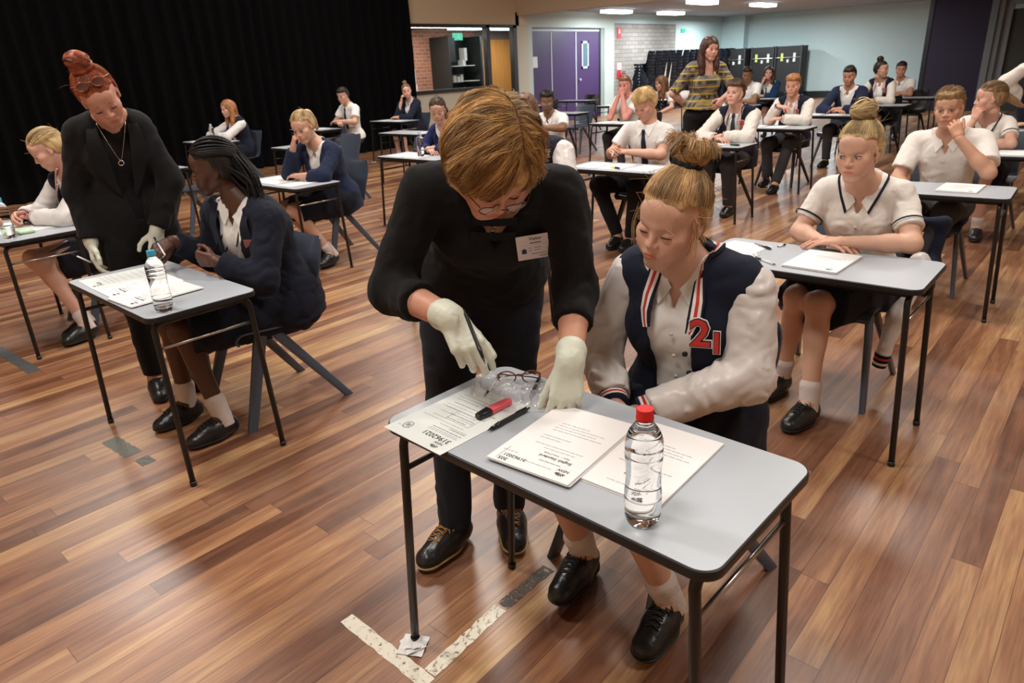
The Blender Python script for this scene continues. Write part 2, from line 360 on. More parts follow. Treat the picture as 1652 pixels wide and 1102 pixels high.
area('control_room_light',(BX+1.3,12.6,2.5),.8,2.2,70,(1,.9,.78)); area('control_room_light',(BX+1.3,15.8,2.5),.8,1.6,60,(.95,.95,1))
OAK=mat('orange_timber',(.50,.22,.05),.4,var=.25,vscale=3,stretch=(6,6,.6))
struct(MB().box((BX,16.15,0),(BX+.05,17.25,2.26)).build('door_1',OAK))
struct(MB().box((BX,15.62,0),(BX+.05,16.1,2.26)).build('door_2',mat('brown_timber',(.30,.18,.08),.5)))
for i,(x,y) in enumerate(((-13.6,14.0),(-13.6,15.6))):
    m,nt,b=new_mat('tube_glow'); b.inputs['Emission Color'].default_value=(.8,.95,1,1); b.inputs['Emission Strength'].default_value=4
    tag(MB().prism(rrect(.2,1.1,.04),2.44,2.5,Matrix.Translation((x,y,0))).build('fluorescent_light',m),['fluorescent fitting seen through the control room window','fluorescent fitting seen above the orange timber door'][i],'light')
e=empty('equipment_rack',(BX+.42,14.5,0),0,'dark equipment rack with pale shelves of gear behind the control room window','rack')
MB().box((-.4,-.6,0),(-.37,.6,2.3)).box((-.4,-.66,0),(.3,-.6,2.32)).box((-.4,.55,0),(.3,.62,2.32)).box((-.05,-.6,1.7),(-.02,-.1,2.3)).build('cabinet_body',mat('rack_dark',(.02,.022,.022),.4),e)
for z,y0,y1 in ((1.58,-.45,.3),(1.19,.05,.45),(.9,-.5,.5)): MB().box((-.3,y0,z),(.3,y1,z+.02)).build('shelf',mat('shelf_grey',(.45,.45,.42),.5),e)
for i,(y,z,h) in enumerate([(-.35,1.2,.16),(-.2,1.2,.13),(-.08,1.2,.18),(.05,1.6,.14),(.12,1.74,.3)]): MB().box((-.1,y,z-.02),(.1,y+.1,z+h)).build('stacked_gear',mat('gear_pale',(.4,.4,.38),.5),e)
for k,(y,z,h) in enumerate([(13.05,1.22,.36),(13.08,.95,.24)]):
    tag(MB().box((BX,y,z),(BX+.01,y+.2,z+h)).build('notice_sheet',mat('paper_dim',(.55,.56,.6),.7)),['white notice sheet taped to the red brick, upper of two','white notice sheet low on the red brick, tilted'][k],'notice')
for k,(y,x) in enumerate(((12.75,-14.5),(14.2,-14.3))):
    m,nt,b=new_mat('downlight_glow'); b.inputs['Emission Color'].default_value=(1,.95,.9,1); b.inputs['Emission Strength'].default_value=6; b.inputs['Base Color'].default_value=(1,1,1,1)
    tag(MB().lathe([(.001,0),(.10,0),(.11,.06),(.001,.06)],20,(x,y,2.54)).build('downlight',m,smooth=False),['round ceiling downlight nearest the black curtain','round ceiling downlight near the exit sign'][k],'light')
m,nt,b=new_mat('exit_green'); b.inputs['Emission Color'].default_value=(.05,.55,.35,1); b.inputs['Emission Strength'].default_value=.5; b.inputs['Base Color'].default_value=(.02,.3,.16,1)
ex=tag(MB().box((BX+.30,14.42,2.24),(BX+.34,14.78,2.42)).build('exit_sign',m),'small green running-person exit sign hanging in the control room','sign')
def runner(parent,loc,s,mt):
    q=MB()
    for a,b_,r in (((0,.3),(.05,-.02),.05),((.05,-.02),(.2,-.12),.035),((.2,-.12),(.2,-.34),.03),((.05,-.02),(-.12,-.15),.035),((-.12,-.15),(-.3,-.2),.03),((0,.27),(.2,.15),.03),((0,.27),(-.2,.12),.03),((.02,.46),(.021,.47),.07)):
        q.tube([(0,a[0]*s,a[1]*s),(0,b_[0]*s,b_[1]*s)],r*s,6)
    o=q.build('running_figure',mt,parent); o.location=loc; return o
runner(ex,(BX+.35,14.6,2.33),.2,mat('sign_white',(.9,.95,.9),.5))
# purple folding doors
PUR=mat('purple_door_paint',(.060,.028,.105),.42); ALU=mat('pale_aluminium',(.45,.45,.5),.4)
for i,(y0,y1) in enumerate(((15.14,15.92),(15.96,17.03),(17.08,18.2))):
    d=struct(MB().box((WX-.08,y0,.01),(WX-.03,y1,2.33)).build('door_%d'%(3+i),PUR))
    if i==2:
        struct(MB().box((WX-.03,17.32,1.36),(WX-.015,17.66,1.42)).box((WX-.03,17.32,2.02),(WX-.015,17.66,2.08)).box((WX-.03,17.32,1.36),(WX-.015,17.38,2.08)).box((WX-.03,17.60,1.36),(WX-.015,17.66,2.08)).build('vision_panel_frame',ALU,d))
        struct(MB().box((WX-.029,17.38,1.42),(WX-.022,17.6,2.02)).build('vision_panel_glass',mat('dim_glass',(.10,.17,.20),.15),d))
        struct(MB().tube([(WX-.03,17.2,1.08),(WX+.03,17.2,1.08)],.02).tube([(WX+.03,17.2,1.08),(WX+.032,17.2,1.08)],.035).build('door_handle',ALU,d))
struct(MB().box((WX-.09,15.92,0),(WX-.02,15.96,2.34)).box((WX-.09,17.03,0),(WX-.02,17.08,2.34)).box((WX-.09,15.12,2.33),(WX-.02,18.25,2.38)).build('trim_1',ALU))
struct(MB().box((WX-.09,18.2,0),(WX-.02,18.28,2.4)).box((WX-.09,15.1,2.38),(WX-.03,18.3,2.42)).build('trim_2',BLK))
struct(MB().box((WX-.19,18.28,0),(WX-.04,18.46,2.42)).build('trim_3',mat('grey_jamb',(.33,.36,.35),.6)))
tag(MB().box((WX-.02,15.1,1.45),(WX-.01,15.32,1.72)).build('notice_sheet',mat('paper_white',(.72,.72,.70),.7)),'small white notice at the left edge of the purple doors','notice')
RED=mat('safety_red',(.55,.03,.04),.45)
s1=tag(MB().box((WX-.01,19.12,2.14),(WX+.005,19.32,2.44)).build('fire_sign',RED),'red arrow fire sign high on the grey brick','sign')
MB().prism([(0,.06),(.05,0),(.02,0),(.02,-.07),(-.02,-.07),(-.02,0),(-.05,0)],0,.004,Matrix.Translation((WX+.006,19.22,2.32))@Matrix(((0,0,1,0),(1,0,0,0),(0,-1,0,0),(0,0,0,1)))).build('white_arrow',mat('sign_white',(.9,.95,.9),.5),s1)
s2=tag(MB().box((WX-.01,19.1,1.26),(WX+.005,19.36,1.46)).build('fire_sign',mat('sign_pink',(.62,.45,.45),.6)),'pink and white extinguisher notice on the grey brick','sign')
MB().box((WX+.005,19.12,1.02),(WX+.008,19.34,1.24)).build('red_diamond',RED,s2)
t=empty('fire_extinguisher',(WX+.078,19.35,.62),0,'red fire extinguisher on the grey brick wall beside the purple doors','fire extinguisher')
MB().lathe([(0,0),(.075,0),(.085,.02),(.085,.40),(.07,.47),(.03,.5),(.03,.53),(0,.53)],20).build('cylinder_body',RED,t,smooth=True)
MB().box((-.02,-.05,.53),(.02,.07,.56)).box((-.02,-.06,.58),(.02,.1,.60)).build('valve_handle',BLK,t)
MB().tube([(0,.04,.54),(.02,.1,.5),(.02,.11,.3),(.02,.1,.12)],.012,8).build('hose',BLK,t)
# fluorescent fittings
for k,(x,y) in enumerate([(-11.35,17.6),(-11.2,20.3),(-8.75,17.4),(-8.5,20.5)]):
    m,nt,b=new_mat('fluoro_glow'); b.inputs['Emission Color'].default_value=(.86,.97,1,1); b.inputs['Emission Strength'].default_value=5; b.inputs['Base Color'].default_value=(1,1,1,1)
    t=empty('ceiling_light',(x,y,2.82),0,['surface fluorescent fitting over the purple doors','surface fluorescent fitting over the grey brick wall','surface fluorescent fitting nearest the bulkhead','surface fluorescent fitting farthest to the right','surface fluorescent fitting at the back wall'][k],'ceiling light')
    MB().box((-.16,-.62,-.03),(.16,.62,0)).build('housing',mat('white_metal',(.7,.7,.7),.5),t)
    S_=MB(); P=rrect(.30,1.2,.05); S_.prism(P,-.10,-.03); S_.build('diffuser',m,t)
e=tag(MB().box((WX+.0,23.0,2.3),(WX+.04,23.25,2.42)).build('exit_sign',MATS.get('x') or bpy.data.materials['exit_green']),'tiny green exit sign at the top of the pale blue wall','sign')
# black stage curtain: deep folds
def curtain(name,x,y0,y1,z0,z1,lab,amp=.07,lam=.24,m=None):
    n=int((y1-y0)/lam*10); ys=np.linspace(y0,y1,n); zs=np.linspace(z0,z1,14)
    V=[]
    for sgn in (0,.02):
        for z in zs:
            k=.6+.4*(z1-z)/(z1-z0); ph=2*pi*ys/lam+1.3*np.sin(ys*1.7)+.5*np.sin(ys*5+z*.6)
            V.append(np.c_[x+sgn*-1+amp*k*np.sin(ph)+.03*np.sin(ys*2.3+z),ys,np.full(n,z)])
    V=np.concatenate(V); G=len(zs); Q=[]
    for s in (0,1):
        b=s*G*n
        for i in range(G-1):
            a=np.arange(n-1)+b+i*n; q=np.stack([a,a+1,a+1+n,a+n],-1); Q.append(q if s==0 else q[:,::-1])
    for (i0) in (0,G-1):
        a=np.arange(n-1)+i0*n; Q.append(np.stack([a,a+1,a+1+G*n,a+G*n],-1))
    return tag(mesh_np(name,V,np.concatenate(Q),m or mat('black_velvet',(.0022,.0022,.0025),1.0,spec=.1),smooth=True),lab,'curtain')
curtain('stage_curtain',WX+.28,-1.5,10.72,.02,4.95,'full-height black stage curtain hanging along the left side of the hall')
struct(MB().box((WX+.0,10.60,1.1),(WX+.06,10.66,2.44)).build('trim_4',mat('grey_blue_trim',(.22,.24,.30),.5)))
# dark purple operable wall on the right
PY=20.6
struct(MB().box((-4.32,PY,.03),(-3.14,PY+.12,2.95)).build('wall_right_purple_panel',mat('dark_purple_fabric',(.022,.014,.032),.8)))
struct(MB().box((-4.42,PY-.02,0),(-4.32,PY+.14,2.95)).box((-4.42,PY-.02,0),(-3.14,PY-.005,.07)).build('trim_5',BLK))
struct(MB().box((-3.14,PY-.06,0),(-2.88,PY+.2,2.95)).box((-3.02,PY-.09,0),(-3.0,PY-.06,2.95)).build('wall_right_grey_post',mat('grey_post',(.16,.165,.17),.5)))
struct(MB().box((-2.88,PY,2.3),(4,PY+.2,2.95)).box((-2.88,PY-.01,0),(-2.72,PY+.2,2.3)).build('wall_right',mat('grey_wall_dim',(.20,.20,.21),.7)))
struct(MB().box((-2.72,PY+.04,0),(4,PY+.2,2.2)).build('door_6',mat('dark_olive_panel',(.045,.042,.035),.6)))
struct(MB().box((3.95,-3,0),(4.1,PY,5)).build('wall_far_right',TAN))
struct(MB().box((-12.5,-3.1,0),(4,-3,5)).build('wall_behind',TAN))
# tape on the boards
def tape(name,pts,lab,col,thr,grp=None,sd=0):
    m,nt,b=new_mat(name); N=nt.nodes.new; L=nt.links.new; b.inputs['Base Color'].default_value=(*col,1); b.inputs['Roughness'].default_value=.6
    tc=N('ShaderNodeTexCoord'); n=N('ShaderNodeTexNoise'); n.inputs['Scale'].default_value=75; n.inputs['Detail'].default_value=8; n.inputs['Roughness'].default_value=.75; n.inputs['Distortion'].default_value=.6; L(tc.outputs['Object'],n.inputs['Vector'])
    g=N('ShaderNodeMath'); g.operation='GREATER_THAN'; L(n.outputs['Fac'],g.inputs[0]); g.inputs[1].default_value=thr; L(g.outputs[0],b.inputs['Alpha'])
    p=np.array(pts); return tag(MB().prism(p,.0004,.0012).build(name,m),lab,'floor tape',grp)
def strip(a,b_,w):
    a=np.array(a,float);b_=np.array(b_,float); d=nrm(b_-a); nn=np.array([-d[1],d[0]])*w/2; r=random.Random(3)
    n=14; P=[a+(b_-a)*i/n+nn*(1+r.uniform(-.12,.08)) for i in range(n+1)]; Q=[a+(b_-a)*i/n-nn*(1+r.uniform(-.12,.08)) for i in range(n+1)]
    return P+Q[::-1]
tape('floor_tape',strip((-1.505,.872),(-1.13,.862),.045),'worn white tape strip running away to the left of the white corner mark',(.78,.74,.62),.42)
tape('floor_tape',strip((-1.155,.889),(-1.165,1.19),.045),'worn white tape strip running up beside the near desk leg',(.78,.74,.62),.45)
tape('floor_tape',strip((-1.165,1.2),(-1.16,1.42),.045),'dark scuffed tape remnant beyond the white strip',(.07,.06,.05),.47)
tape('floor_tape',strip((-3.32,.88),(-3.08,.89),.075),'grey worn tape patch beside the braided student\'s desk leg',(.13,.13,.11),.42)
tape('floor_tape',strip((-3.02,.9),(-2.94,.9),.06),'small grey tape scrap nearer the camera than the larger patch',(.13,.13,.11),.45)
tape('floor_tape',strip((-5.25,.92),(-4.57,.94),.07),'long grey tape strip at the left edge of the floor',(.07,.07,.07),.40)
# ------------------------------------------------------------------ desks
LAM=mat('grey_laminate',(.40,.43,.47),.34,bump=.03,bscale=500,spec=.5); EDGE=mat('black_edging',(.014,.014,.016),.38); TUBE=mat('black_powder_coat',(.014,.013,.013),.35); STEEL=mat('worn_steel',(.5,.48,.45),.3,metal=1)
DW,DD=.898,.445
def desk_proto(n=10):
    root=empty('exam_desk')
    def slab(P,prof):
        b=MB(); V=[];k=len(P); c=P.mean(0)
        for off,z in prof:
            d=P/np.linalg.norm(P,axis=1)[:,None]; V.append(np.c_[P-np.sign(P)*0-d*0+np.where(True,-off,0)*offn,np.full(k,z)])
        V=np.concatenate(V); Q=[(i*k+j,i*k+(j+1)%k,(i+1)*k+(j+1)%k,(i+1)*k+j) for i in range(len(prof)-1) for j in range(k)]
        m=len(V); V=np.concatenate([V,[[0,0,prof[0][1]],[0,0,prof[-1][1]]]]); T=[(m,(j+1)%k,j) for j in range(k)]+[(m+1,(len(prof)-1)*k+j,(len(prof)-1)*k+(j+1)%k) for j in range(k)]
        return b.add(V,Q,T)
    P=rrect(DW,DD,.045,8); t=np.roll(P,-1,0)-np.roll(P,1,0); t/=np.linalg.norm(t,axis=1)[:,None]; offn=np.c_[t[:,1],-t[:,0]]
    autosmooth(slab(P,[(.006,.697),(.001,.6985),(0,.702),(0,.714),(.001,.718),(.0045,.7195),(.006,.7195)]).build('edge_band',EDGE,root))
    autosmooth(slab(P,[(.0042,.7185),(.0042,.7199),(.0046,.7203)]).build('desk_top',LAM,root))
    tx,ty=DW/2-.045,DD/2-.028
    for sx in(-1,1):
        for sy in(-1,1):
            p=[(sx*(DW/2-.004),sy*(DD/2-.018),.0),(sx*(tx+.004),sy*ty,.60),(sx*tx,sy*ty,.655)]
            for a in (30,60,90): p.append((sx*tx,sy*(ty-.035*(1-cos(R_(a)))),.655+.03*sin(R_(a))))
            p.append((sx*tx,sy*(ty-.06),.685))
            l=MB().tube(p,.0115,n).build('leg',TUBE,root,smooth=True)
            MB().tube([(sx*(DW/2-.004),sy*(DD/2-.018),.001),(sx*(DW/2-.006),sy*(DD/2-.018),.02)],.0135,n).build('rubber_foot',EDGE,l,smooth=True)
        MB().tube([(sx*tx,-ty+.055,.685),(sx*tx,ty-.055,.685)],.0115,n).box((sx*tx-.02,-.12,.690),(sx*tx+.02,-.08,.697)).box((sx*tx-.02,.08,.690),(sx*tx+.02,.12,.697)).build('top_rail',TUBE,root,smooth=True)
        z=.585 ; MB().tube([(sx*(tx+.004),-ty+.004,z),(sx*(tx+.004),ty-.004,z)],.006 if sx>0 else .008,n).build('cross_rail',STEEL if sx>0 else TUBE,root,smooth=True)
    MB().box((-tx,-.012,.672),(tx,.012,.688)).box((-tx,-.19,.68),(tx,-.175,.697)).box((-tx,.175,.68),(tx,.19,.697)).build('under_frame',TUBE,root)
    return root
CHG=mat('slate_polypropylene',(.060,.075,.105),.32,bump=.04,bscale=400,coat=.15); CHB=mat('navy_polypropylene',(.005,.008,.015),.45,spec=.3); CHK=mat('black_polypropylene',(.012,.013,.015),.35)
def A3(*v): return np.array(v,float)
def spline(P,n):
    P=np.asarray(P,float); k=len(P)-1; out=[]
    for x in np.linspace(0,k,n):
        i=min(int(x),k-1); t=x-i; p0=P[max(i-1,0)];p1=P[i];p2=P[i+1];p3=P[min(i+2,k)]
        out.append(.5*((2*p1)+(-p0+p2)*t+(2*p0-5*p1+4*p2-p3)*t*t+(-p0+3*p1-3*p2+p3)*t**3))
    return np.array(out)
def chair_proto(m,vx=.009):
    root=empty('plastic_chair')
    prof=[(-.215,.405,.19),(-.212,.428,.20),(-.19,.440,.205),(-.10,.434,.205),(.0,.428,.205),(.10,.430,.20),(.165,.440,.195),(.205,.470,.19),(.225,.52,.185),(.238,.58,.19),(.252,.64,.20),(.268,.70,.205),(.284,.76,.200),(.292,.785,.190),(.300,.800,.170)]
    S=spline([(0,y,z) for y,z,w_ in prof],40); Wd=np.interp(np.linspace(0,1,40),np.linspace(0,1,len(prof)),[p[2] for p in prof]); nx=17; G=[]
    tn=np.gradient(S,axis=0); tn/=np.linalg.norm(tn,axis=1)[:,None]; nr=np.cross(tn,[-1,0,0])
    for i in range(40):
        u=i/39; row=[]
        for j in range(nx):
            t=(j/(nx-1)-.5)*2; lift=(.018 if u<.45 else .030)*abs(t)**2.2*(1 if u>.03 else .2)
            row.append(S[i]+A3(t*Wd[i],0,0)+nr[i]*lift)
        G.append(row)
    G=np.array(G); off=np.repeat(nr[:,None,:],nx,1)*.004; V=np.concatenate([(G+off).reshape(-1,3),(G-off).reshape(-1,3)]); n1=40*nx; Q=[]
    for i in range(39):
        for j in range(nx-1):
            a=i*nx+j; Q.append((a,a+nx,a+nx+1,a+1)); Q.append((n1+a,n1+a+1,n1+a+nx+1,n1+a+nx))
    for i in range(39):
        for j in (0,nx-1): a=i*nx+j; q=(a,a+nx,n1+a+nx,n1+a); Q.append(q if j else q[::-1])
    for j in range(nx-1):
        for i in (0,39): a=i*nx+j; q=(a,a+1,n1+a+1,n1+a); Q.append(q if i==0 else q[::-1])
    autosmooth(MB().add(V,Q).build('seat_shell',m,root),45)
    for sx in(-1,1):
        for (a,b) in (((.165*sx,-.10,.43),(.225*sx,-.25,.0)),((.165*sx,-.04,.43),(.235*sx,.27,.0))):
            a=np.array(a);b=np.array(b); d=nrm(b-a); fw=np.array([0,1.,0]); 
            q=MB(); w0,w1,t0,t1=.030,.022,.016,.012
            s=np.array([1.,0,0]); g=nrm(np.cross(s,d)); V=[]
            for p,w_,t_ in ((a,w0,t0),(b,w1,t1)):
                gg=np.array([0,1,0]); 
                for k in range(12):
                    an=k*pi/6; cx=abs(cos(an))**.6*np.sign(cos(an)); cy=abs(sin(an))**.6*np.sign(sin(an)); V.append(p+gg*w_*cx*(1.1)+s*t_*cy)
            V=np.array(V); V[12:,2]=0.0; Q=[(j,(j+1)%12,12+(j+1)%12,12+j) for j in range(12)]; V=np.concatenate([V,[a,(b[0],b[1],0)]]); T=[(24,(j+1)%12,j) for j in range(12)]+[(25,12+j,12+(j+1)%12) for j in range(12)]
            autosmooth(q.add(V,Q,T).build('leg',m,root),50)
    return root
DESK=desk_proto(); used=[]
def place(proto,x,y,rz,label,group,cat,z=0):
    o=proto if proto not in used else copy_tree(proto)
    used.append(proto); o.location=(x,y,z); o.rotation_euler=(0,0,rz)
    for k in ('group',):
        if k in o.keys() and not group: del o[k]
    return tag(o,label,cat,group)
PROWS={ # name: x, y, rotation, label
'F':(-.82,1.13,-2.06,'nearest grey exam desk, with the red-capped bottle on it'),
'L':(-3.05,1.15,-1.17,'grey exam desk with the blue-capped bottle, in front of the braided student'),
'R':(-.91,2.91,.34,'grey exam desk of the blonde student in the white blouse'),
'P':(-5.26,3.19,.68,'grey exam desk of the ponytailed student resting her chin on her hand'),
'Q':(-.91,4.85,2.2,'grey exam desk in front of the boy pinching his nose'),
'G':(-5.22,1.23,0,'grey exam desk at the left edge of the photo under a clear bottle'),
'Y':(-3.12,4.93,0,'grey exam desk with a yellow highlighter, in front of the fair-haired boy in a tie'),
'V':(-5.47,4.87,0,'grey exam desk with a bottle, just left of the standing visitor\'s shoulder'),
'Hd':(-3.02,3.08,0,'grey exam desk hidden behind the standing visitor, its foot on a paper wad'),
'N':(-7.81,6.78,0,'bare grey exam desk with an empty chair, near the dark-haired student'),
'B':(-10.06,8.41,0,'grey exam desk of the student with a top knot beside the black curtain'),
'K':(-5.45,8.65,0,'grey exam desk of the red-cheeked boy leaning on his fists'),
'S':(-5.62,6.61,0,'grey exam desk of the boy in glasses with folded arms'),
'Z':(-3.22,6.62,0,'grey exam desk in front of the dark-haired boy in the varsity jacket and tie'),
'H':(-3.26,8.41,0,'grey exam desk of the smiling red-haired boy'),
'W':(-10.05,4.98,0,'grey exam desk farthest left by the curtain, with a bottle'),
'M':(-10.18,6.84,0,'grey exam desk of the arms-folded boy by the black curtain'),
'E':(-7.68,4.98,0,'bare grey exam desk between the ponytailed student and the curtain'),
'E3':(-7.7,3.1,0,'grey exam desk half hidden behind the red-haired supervisor'),
'N2':(-7.7,8.6,0,'bare grey exam desk behind the visitor\'s head'),
'N3':(-7.75,10.3,0,'empty grey desk in front of the grey chair near the purple doors'),
'N4':(-7.7,12.1,0,'empty grey desk left of the red-cheeked boy\'s raised arm'),
'N5':(-10,12.2,0,'empty grey desk right behind the boy in glasses'),
'N6':(-10,13.8,0,'empty grey desk closest to the purple doors'),
'J':(-3.2,10.2,0,'grey exam desk of the dark-haired boy in a navy blazer'),
'T':(-3.1,12,0,'grey exam desk in front of the student with a high black bun'),
'C':(-3.1,13.8,0,'grey exam desk beside the curly-haired boy in a white shirt'),
'O':(-5.4,12,0,'far exam desk behind the seated boy in the varsity jacket'),
'A':(-5.4,13.8,0,'far exam desk with a bottle, in front of the student in a blue blazer'),
'I':(-7.6,13.8,0,'far exam desk behind the standing woman in the plaid top'),
'X':(-.9,6.7,0,'grey exam desk of the ponytailed student at the right edge'),
'X2':(-.9,8.5,0,'far right exam desk behind the ponytailed student'),
}
for k,(x,y,r,lab) in PROWS.items(): place(DESK,x,y,R_(r),lab,'exam desks in rows','desk')
CHAIR=chair_proto(CHG); CHAIRB=chair_proto(CHK)
seatlab={'F':'slate plastic chair under the student in the near varsity jacket','L':'slate plastic chair under the braided student','R':'slate plastic chair under the blonde student in the white blouse','P':'glossy slate plastic chair under the chin-resting student','Q':'slate plastic chair under the boy pinching his nose','G':'slate plastic chair under the student at the left edge','Y':'dark plastic chair under the fair-haired boy in a tie','V':'slate plastic chair under the centre-parted dark-haired student','Hd':'plastic chair under the student hidden behind the visitor','N':'empty slate plastic chair at the bare desk beside the dark-haired student','B':'navy plastic chair under the student with the top knot','K':'dark plastic chair under the red-cheeked boy','S':'dark plastic chair under the boy in glasses','Z':'dark plastic chair under the boy in varsity jacket and tie','H':'dark plastic chair under the smiling red-haired boy','W':'slate plastic chair under the student with long auburn hair','M':'slate plastic chair under the arms-folded boy','E':'empty slate plastic chair behind the ponytailed student','E3':'empty slate plastic chair behind the red-haired supervisor','N3':'empty grey plastic chair in front of the purple doors','N6':'empty black plastic chair closest to the purple doors','J':'blue-grey plastic chair under the boy in a navy blazer','T':'black plastic chair under the student with a high black bun','C':'black plastic chair under the curly-haired boy','O':'plastic chair under the student hidden behind the varsity boy','A':'plastic chair under the student in a blue blazer','X':'plastic chair under the ponytailed student at the right edge','X2':'plastic chair under the student at the far right edge','N4':'empty black plastic chair left of the red-cheeked boy','N5':'empty black plastic chair behind the boy in glasses'}
for k,lab in seatlab.items():
    x,y,r,_=PROWS[k]; dark=k in ('Y','K','S','Z','H','T','C','N6','N4','N5'); dy=.44 if k not in('F',) else .53
    rr=R_(r)+random.uniform(-.05,.05)+(R_(-13) if k=='F' else 0); place(CHAIRB if dark else CHAIR,x-sin(R_(r))*dy+{'F':-.10}.get(k,0),y+dy,rr,lab,'plastic chairs at the desks','chair')
# stacked chairs against the side wall, each chair a copy
STK=chair_proto(CHB,.014)
for s in range(14):
    for k in range(12):
        jx=random.uniform(-.02,.02); place(STK,-11.72+jx,19.7+s*.43,R_(-90)+random.uniform(-.03,.03),'navy plastic chair stacked against the wall behind the plaid-topped woman','stacked navy chairs','chair',z=k*.086)
# table trolleys (folded desks on end) at the back wall
def trolley(x,y,lab,w=.75):
    t=empty('table_trolley',(x,y,0),0,lab,'trolley','black table trolleys at the back wall')
    for i in range(5): MB().box((-w/2,-.30+i*.13,.18),(w/2,-.24+i*.13,1.72)).build('folded_table',BLK,t)
    MB().box((-w/2-.03,-.36,.1),(w/2+.03,.36,.17)).box((-w/2-.03,-.36,.1),(-w/2+.01,-.33,1.74)).box((w/2-.01,-.36,.1),(w/2+.03,-.33,1.74)).build('trolley_frame',mat('trolley_steel',(.03,.03,.03),.4),t)
    for sx in(-1,1):
        for sy in(-1,1): MB().tube([(sx*w/2.2-.02,sy*.3,.05),(sx*w/2.2+.02,sy*.3,.05)],.05,10).build('caster',EDGE,t,smooth=True)
    MB().box((-.26,-.325,1.25),(-.18,-.305,1.5)).build('yellow_tag',mat('tag_yellow',(.45,.5,.1),.6),t)
    MB().box((.16,-.325,1.22),(.24,-.305,1.5)).box((-.05,-.325,1.2),(.02,-.305,1.3)).build('white_tag',mat('tag_white',(.5,.5,.48),.6),t)
    MB().tube([(-w/2,-.35,1.36),(w/2,-.35,1.36)],.008,8).build('steel_bar',STEEL,t)
trolley(-9.55,25.8,'black table trolley with yellow tags at the right end of the row',.85); trolley(-10.45,25.8,'black table trolley in the middle of the row'); trolley(-11.3,25.4,'black table trolley beside the chair stacks')
# ------------------------------------------------------------------ people
A_=lambda *v: np.array(v,float)
def lerp(a,b,t): return np.asarray(a)*(1-t)+np.asarray(b)*t
def headframe(yaw,pitch,roll=0):
    y,p,r=R_(yaw),R_(pitch),R_(roll)
    F=A_(sin(y)*cos(p),-cos(y)*cos(p),-sin(p)); S0=A_(cos(y),sin(y),0); U0=np.cross(S0,F)*1.0
    if U0[2]<0: U0=-U0
    return np.array([cos(r)*S0+sin(r)*U0,F,cos(r)*U0-sin(r)*S0])      # rows side(person's left), front, up
class Loc:   # local frame helper: rows s,f,u at origin c with scale
    def __init__(s,c,M,k=1): s.c=np.asarray(c,float);s.M=M;s.k=k
    def p(s,x,y,z): return s.c+s.k*(x*s.M[0]+y*s.M[1]+z*s.M[2])
    def ell(s,c,r,M2=None): return ell(s.p(*c),np.array(r)*s.k,s.M if M2 is None else M2@s.M)
    def rc(s,a,b,ra,rb=None): return rc(s.p(*a),s.p(*b),ra*s.k,(ra if rb is None else rb)*s.k)
    def box(s,c,h,rad=.01): return rbox(s.p(*c),np.array(h)*s.k,s.M,rad*s.k)
    def q(s,P): return ((P-s.c)@s.M.T)/s.k
def capped(a,b,ra,rb,ca=True,cb=True):
    a=np.asarray(a,float);b=np.asarray(b,float);d=nrm(b-a); f0,lo,hi=rc(a,b,ra,rb)
    def fn(P):
        r=f0(P)
        if cb: r=np.maximum(r,(P-b)@d)
        if ca: r=np.maximum(r,-((P-a)@d))
        return r
    return fn,lo,hi
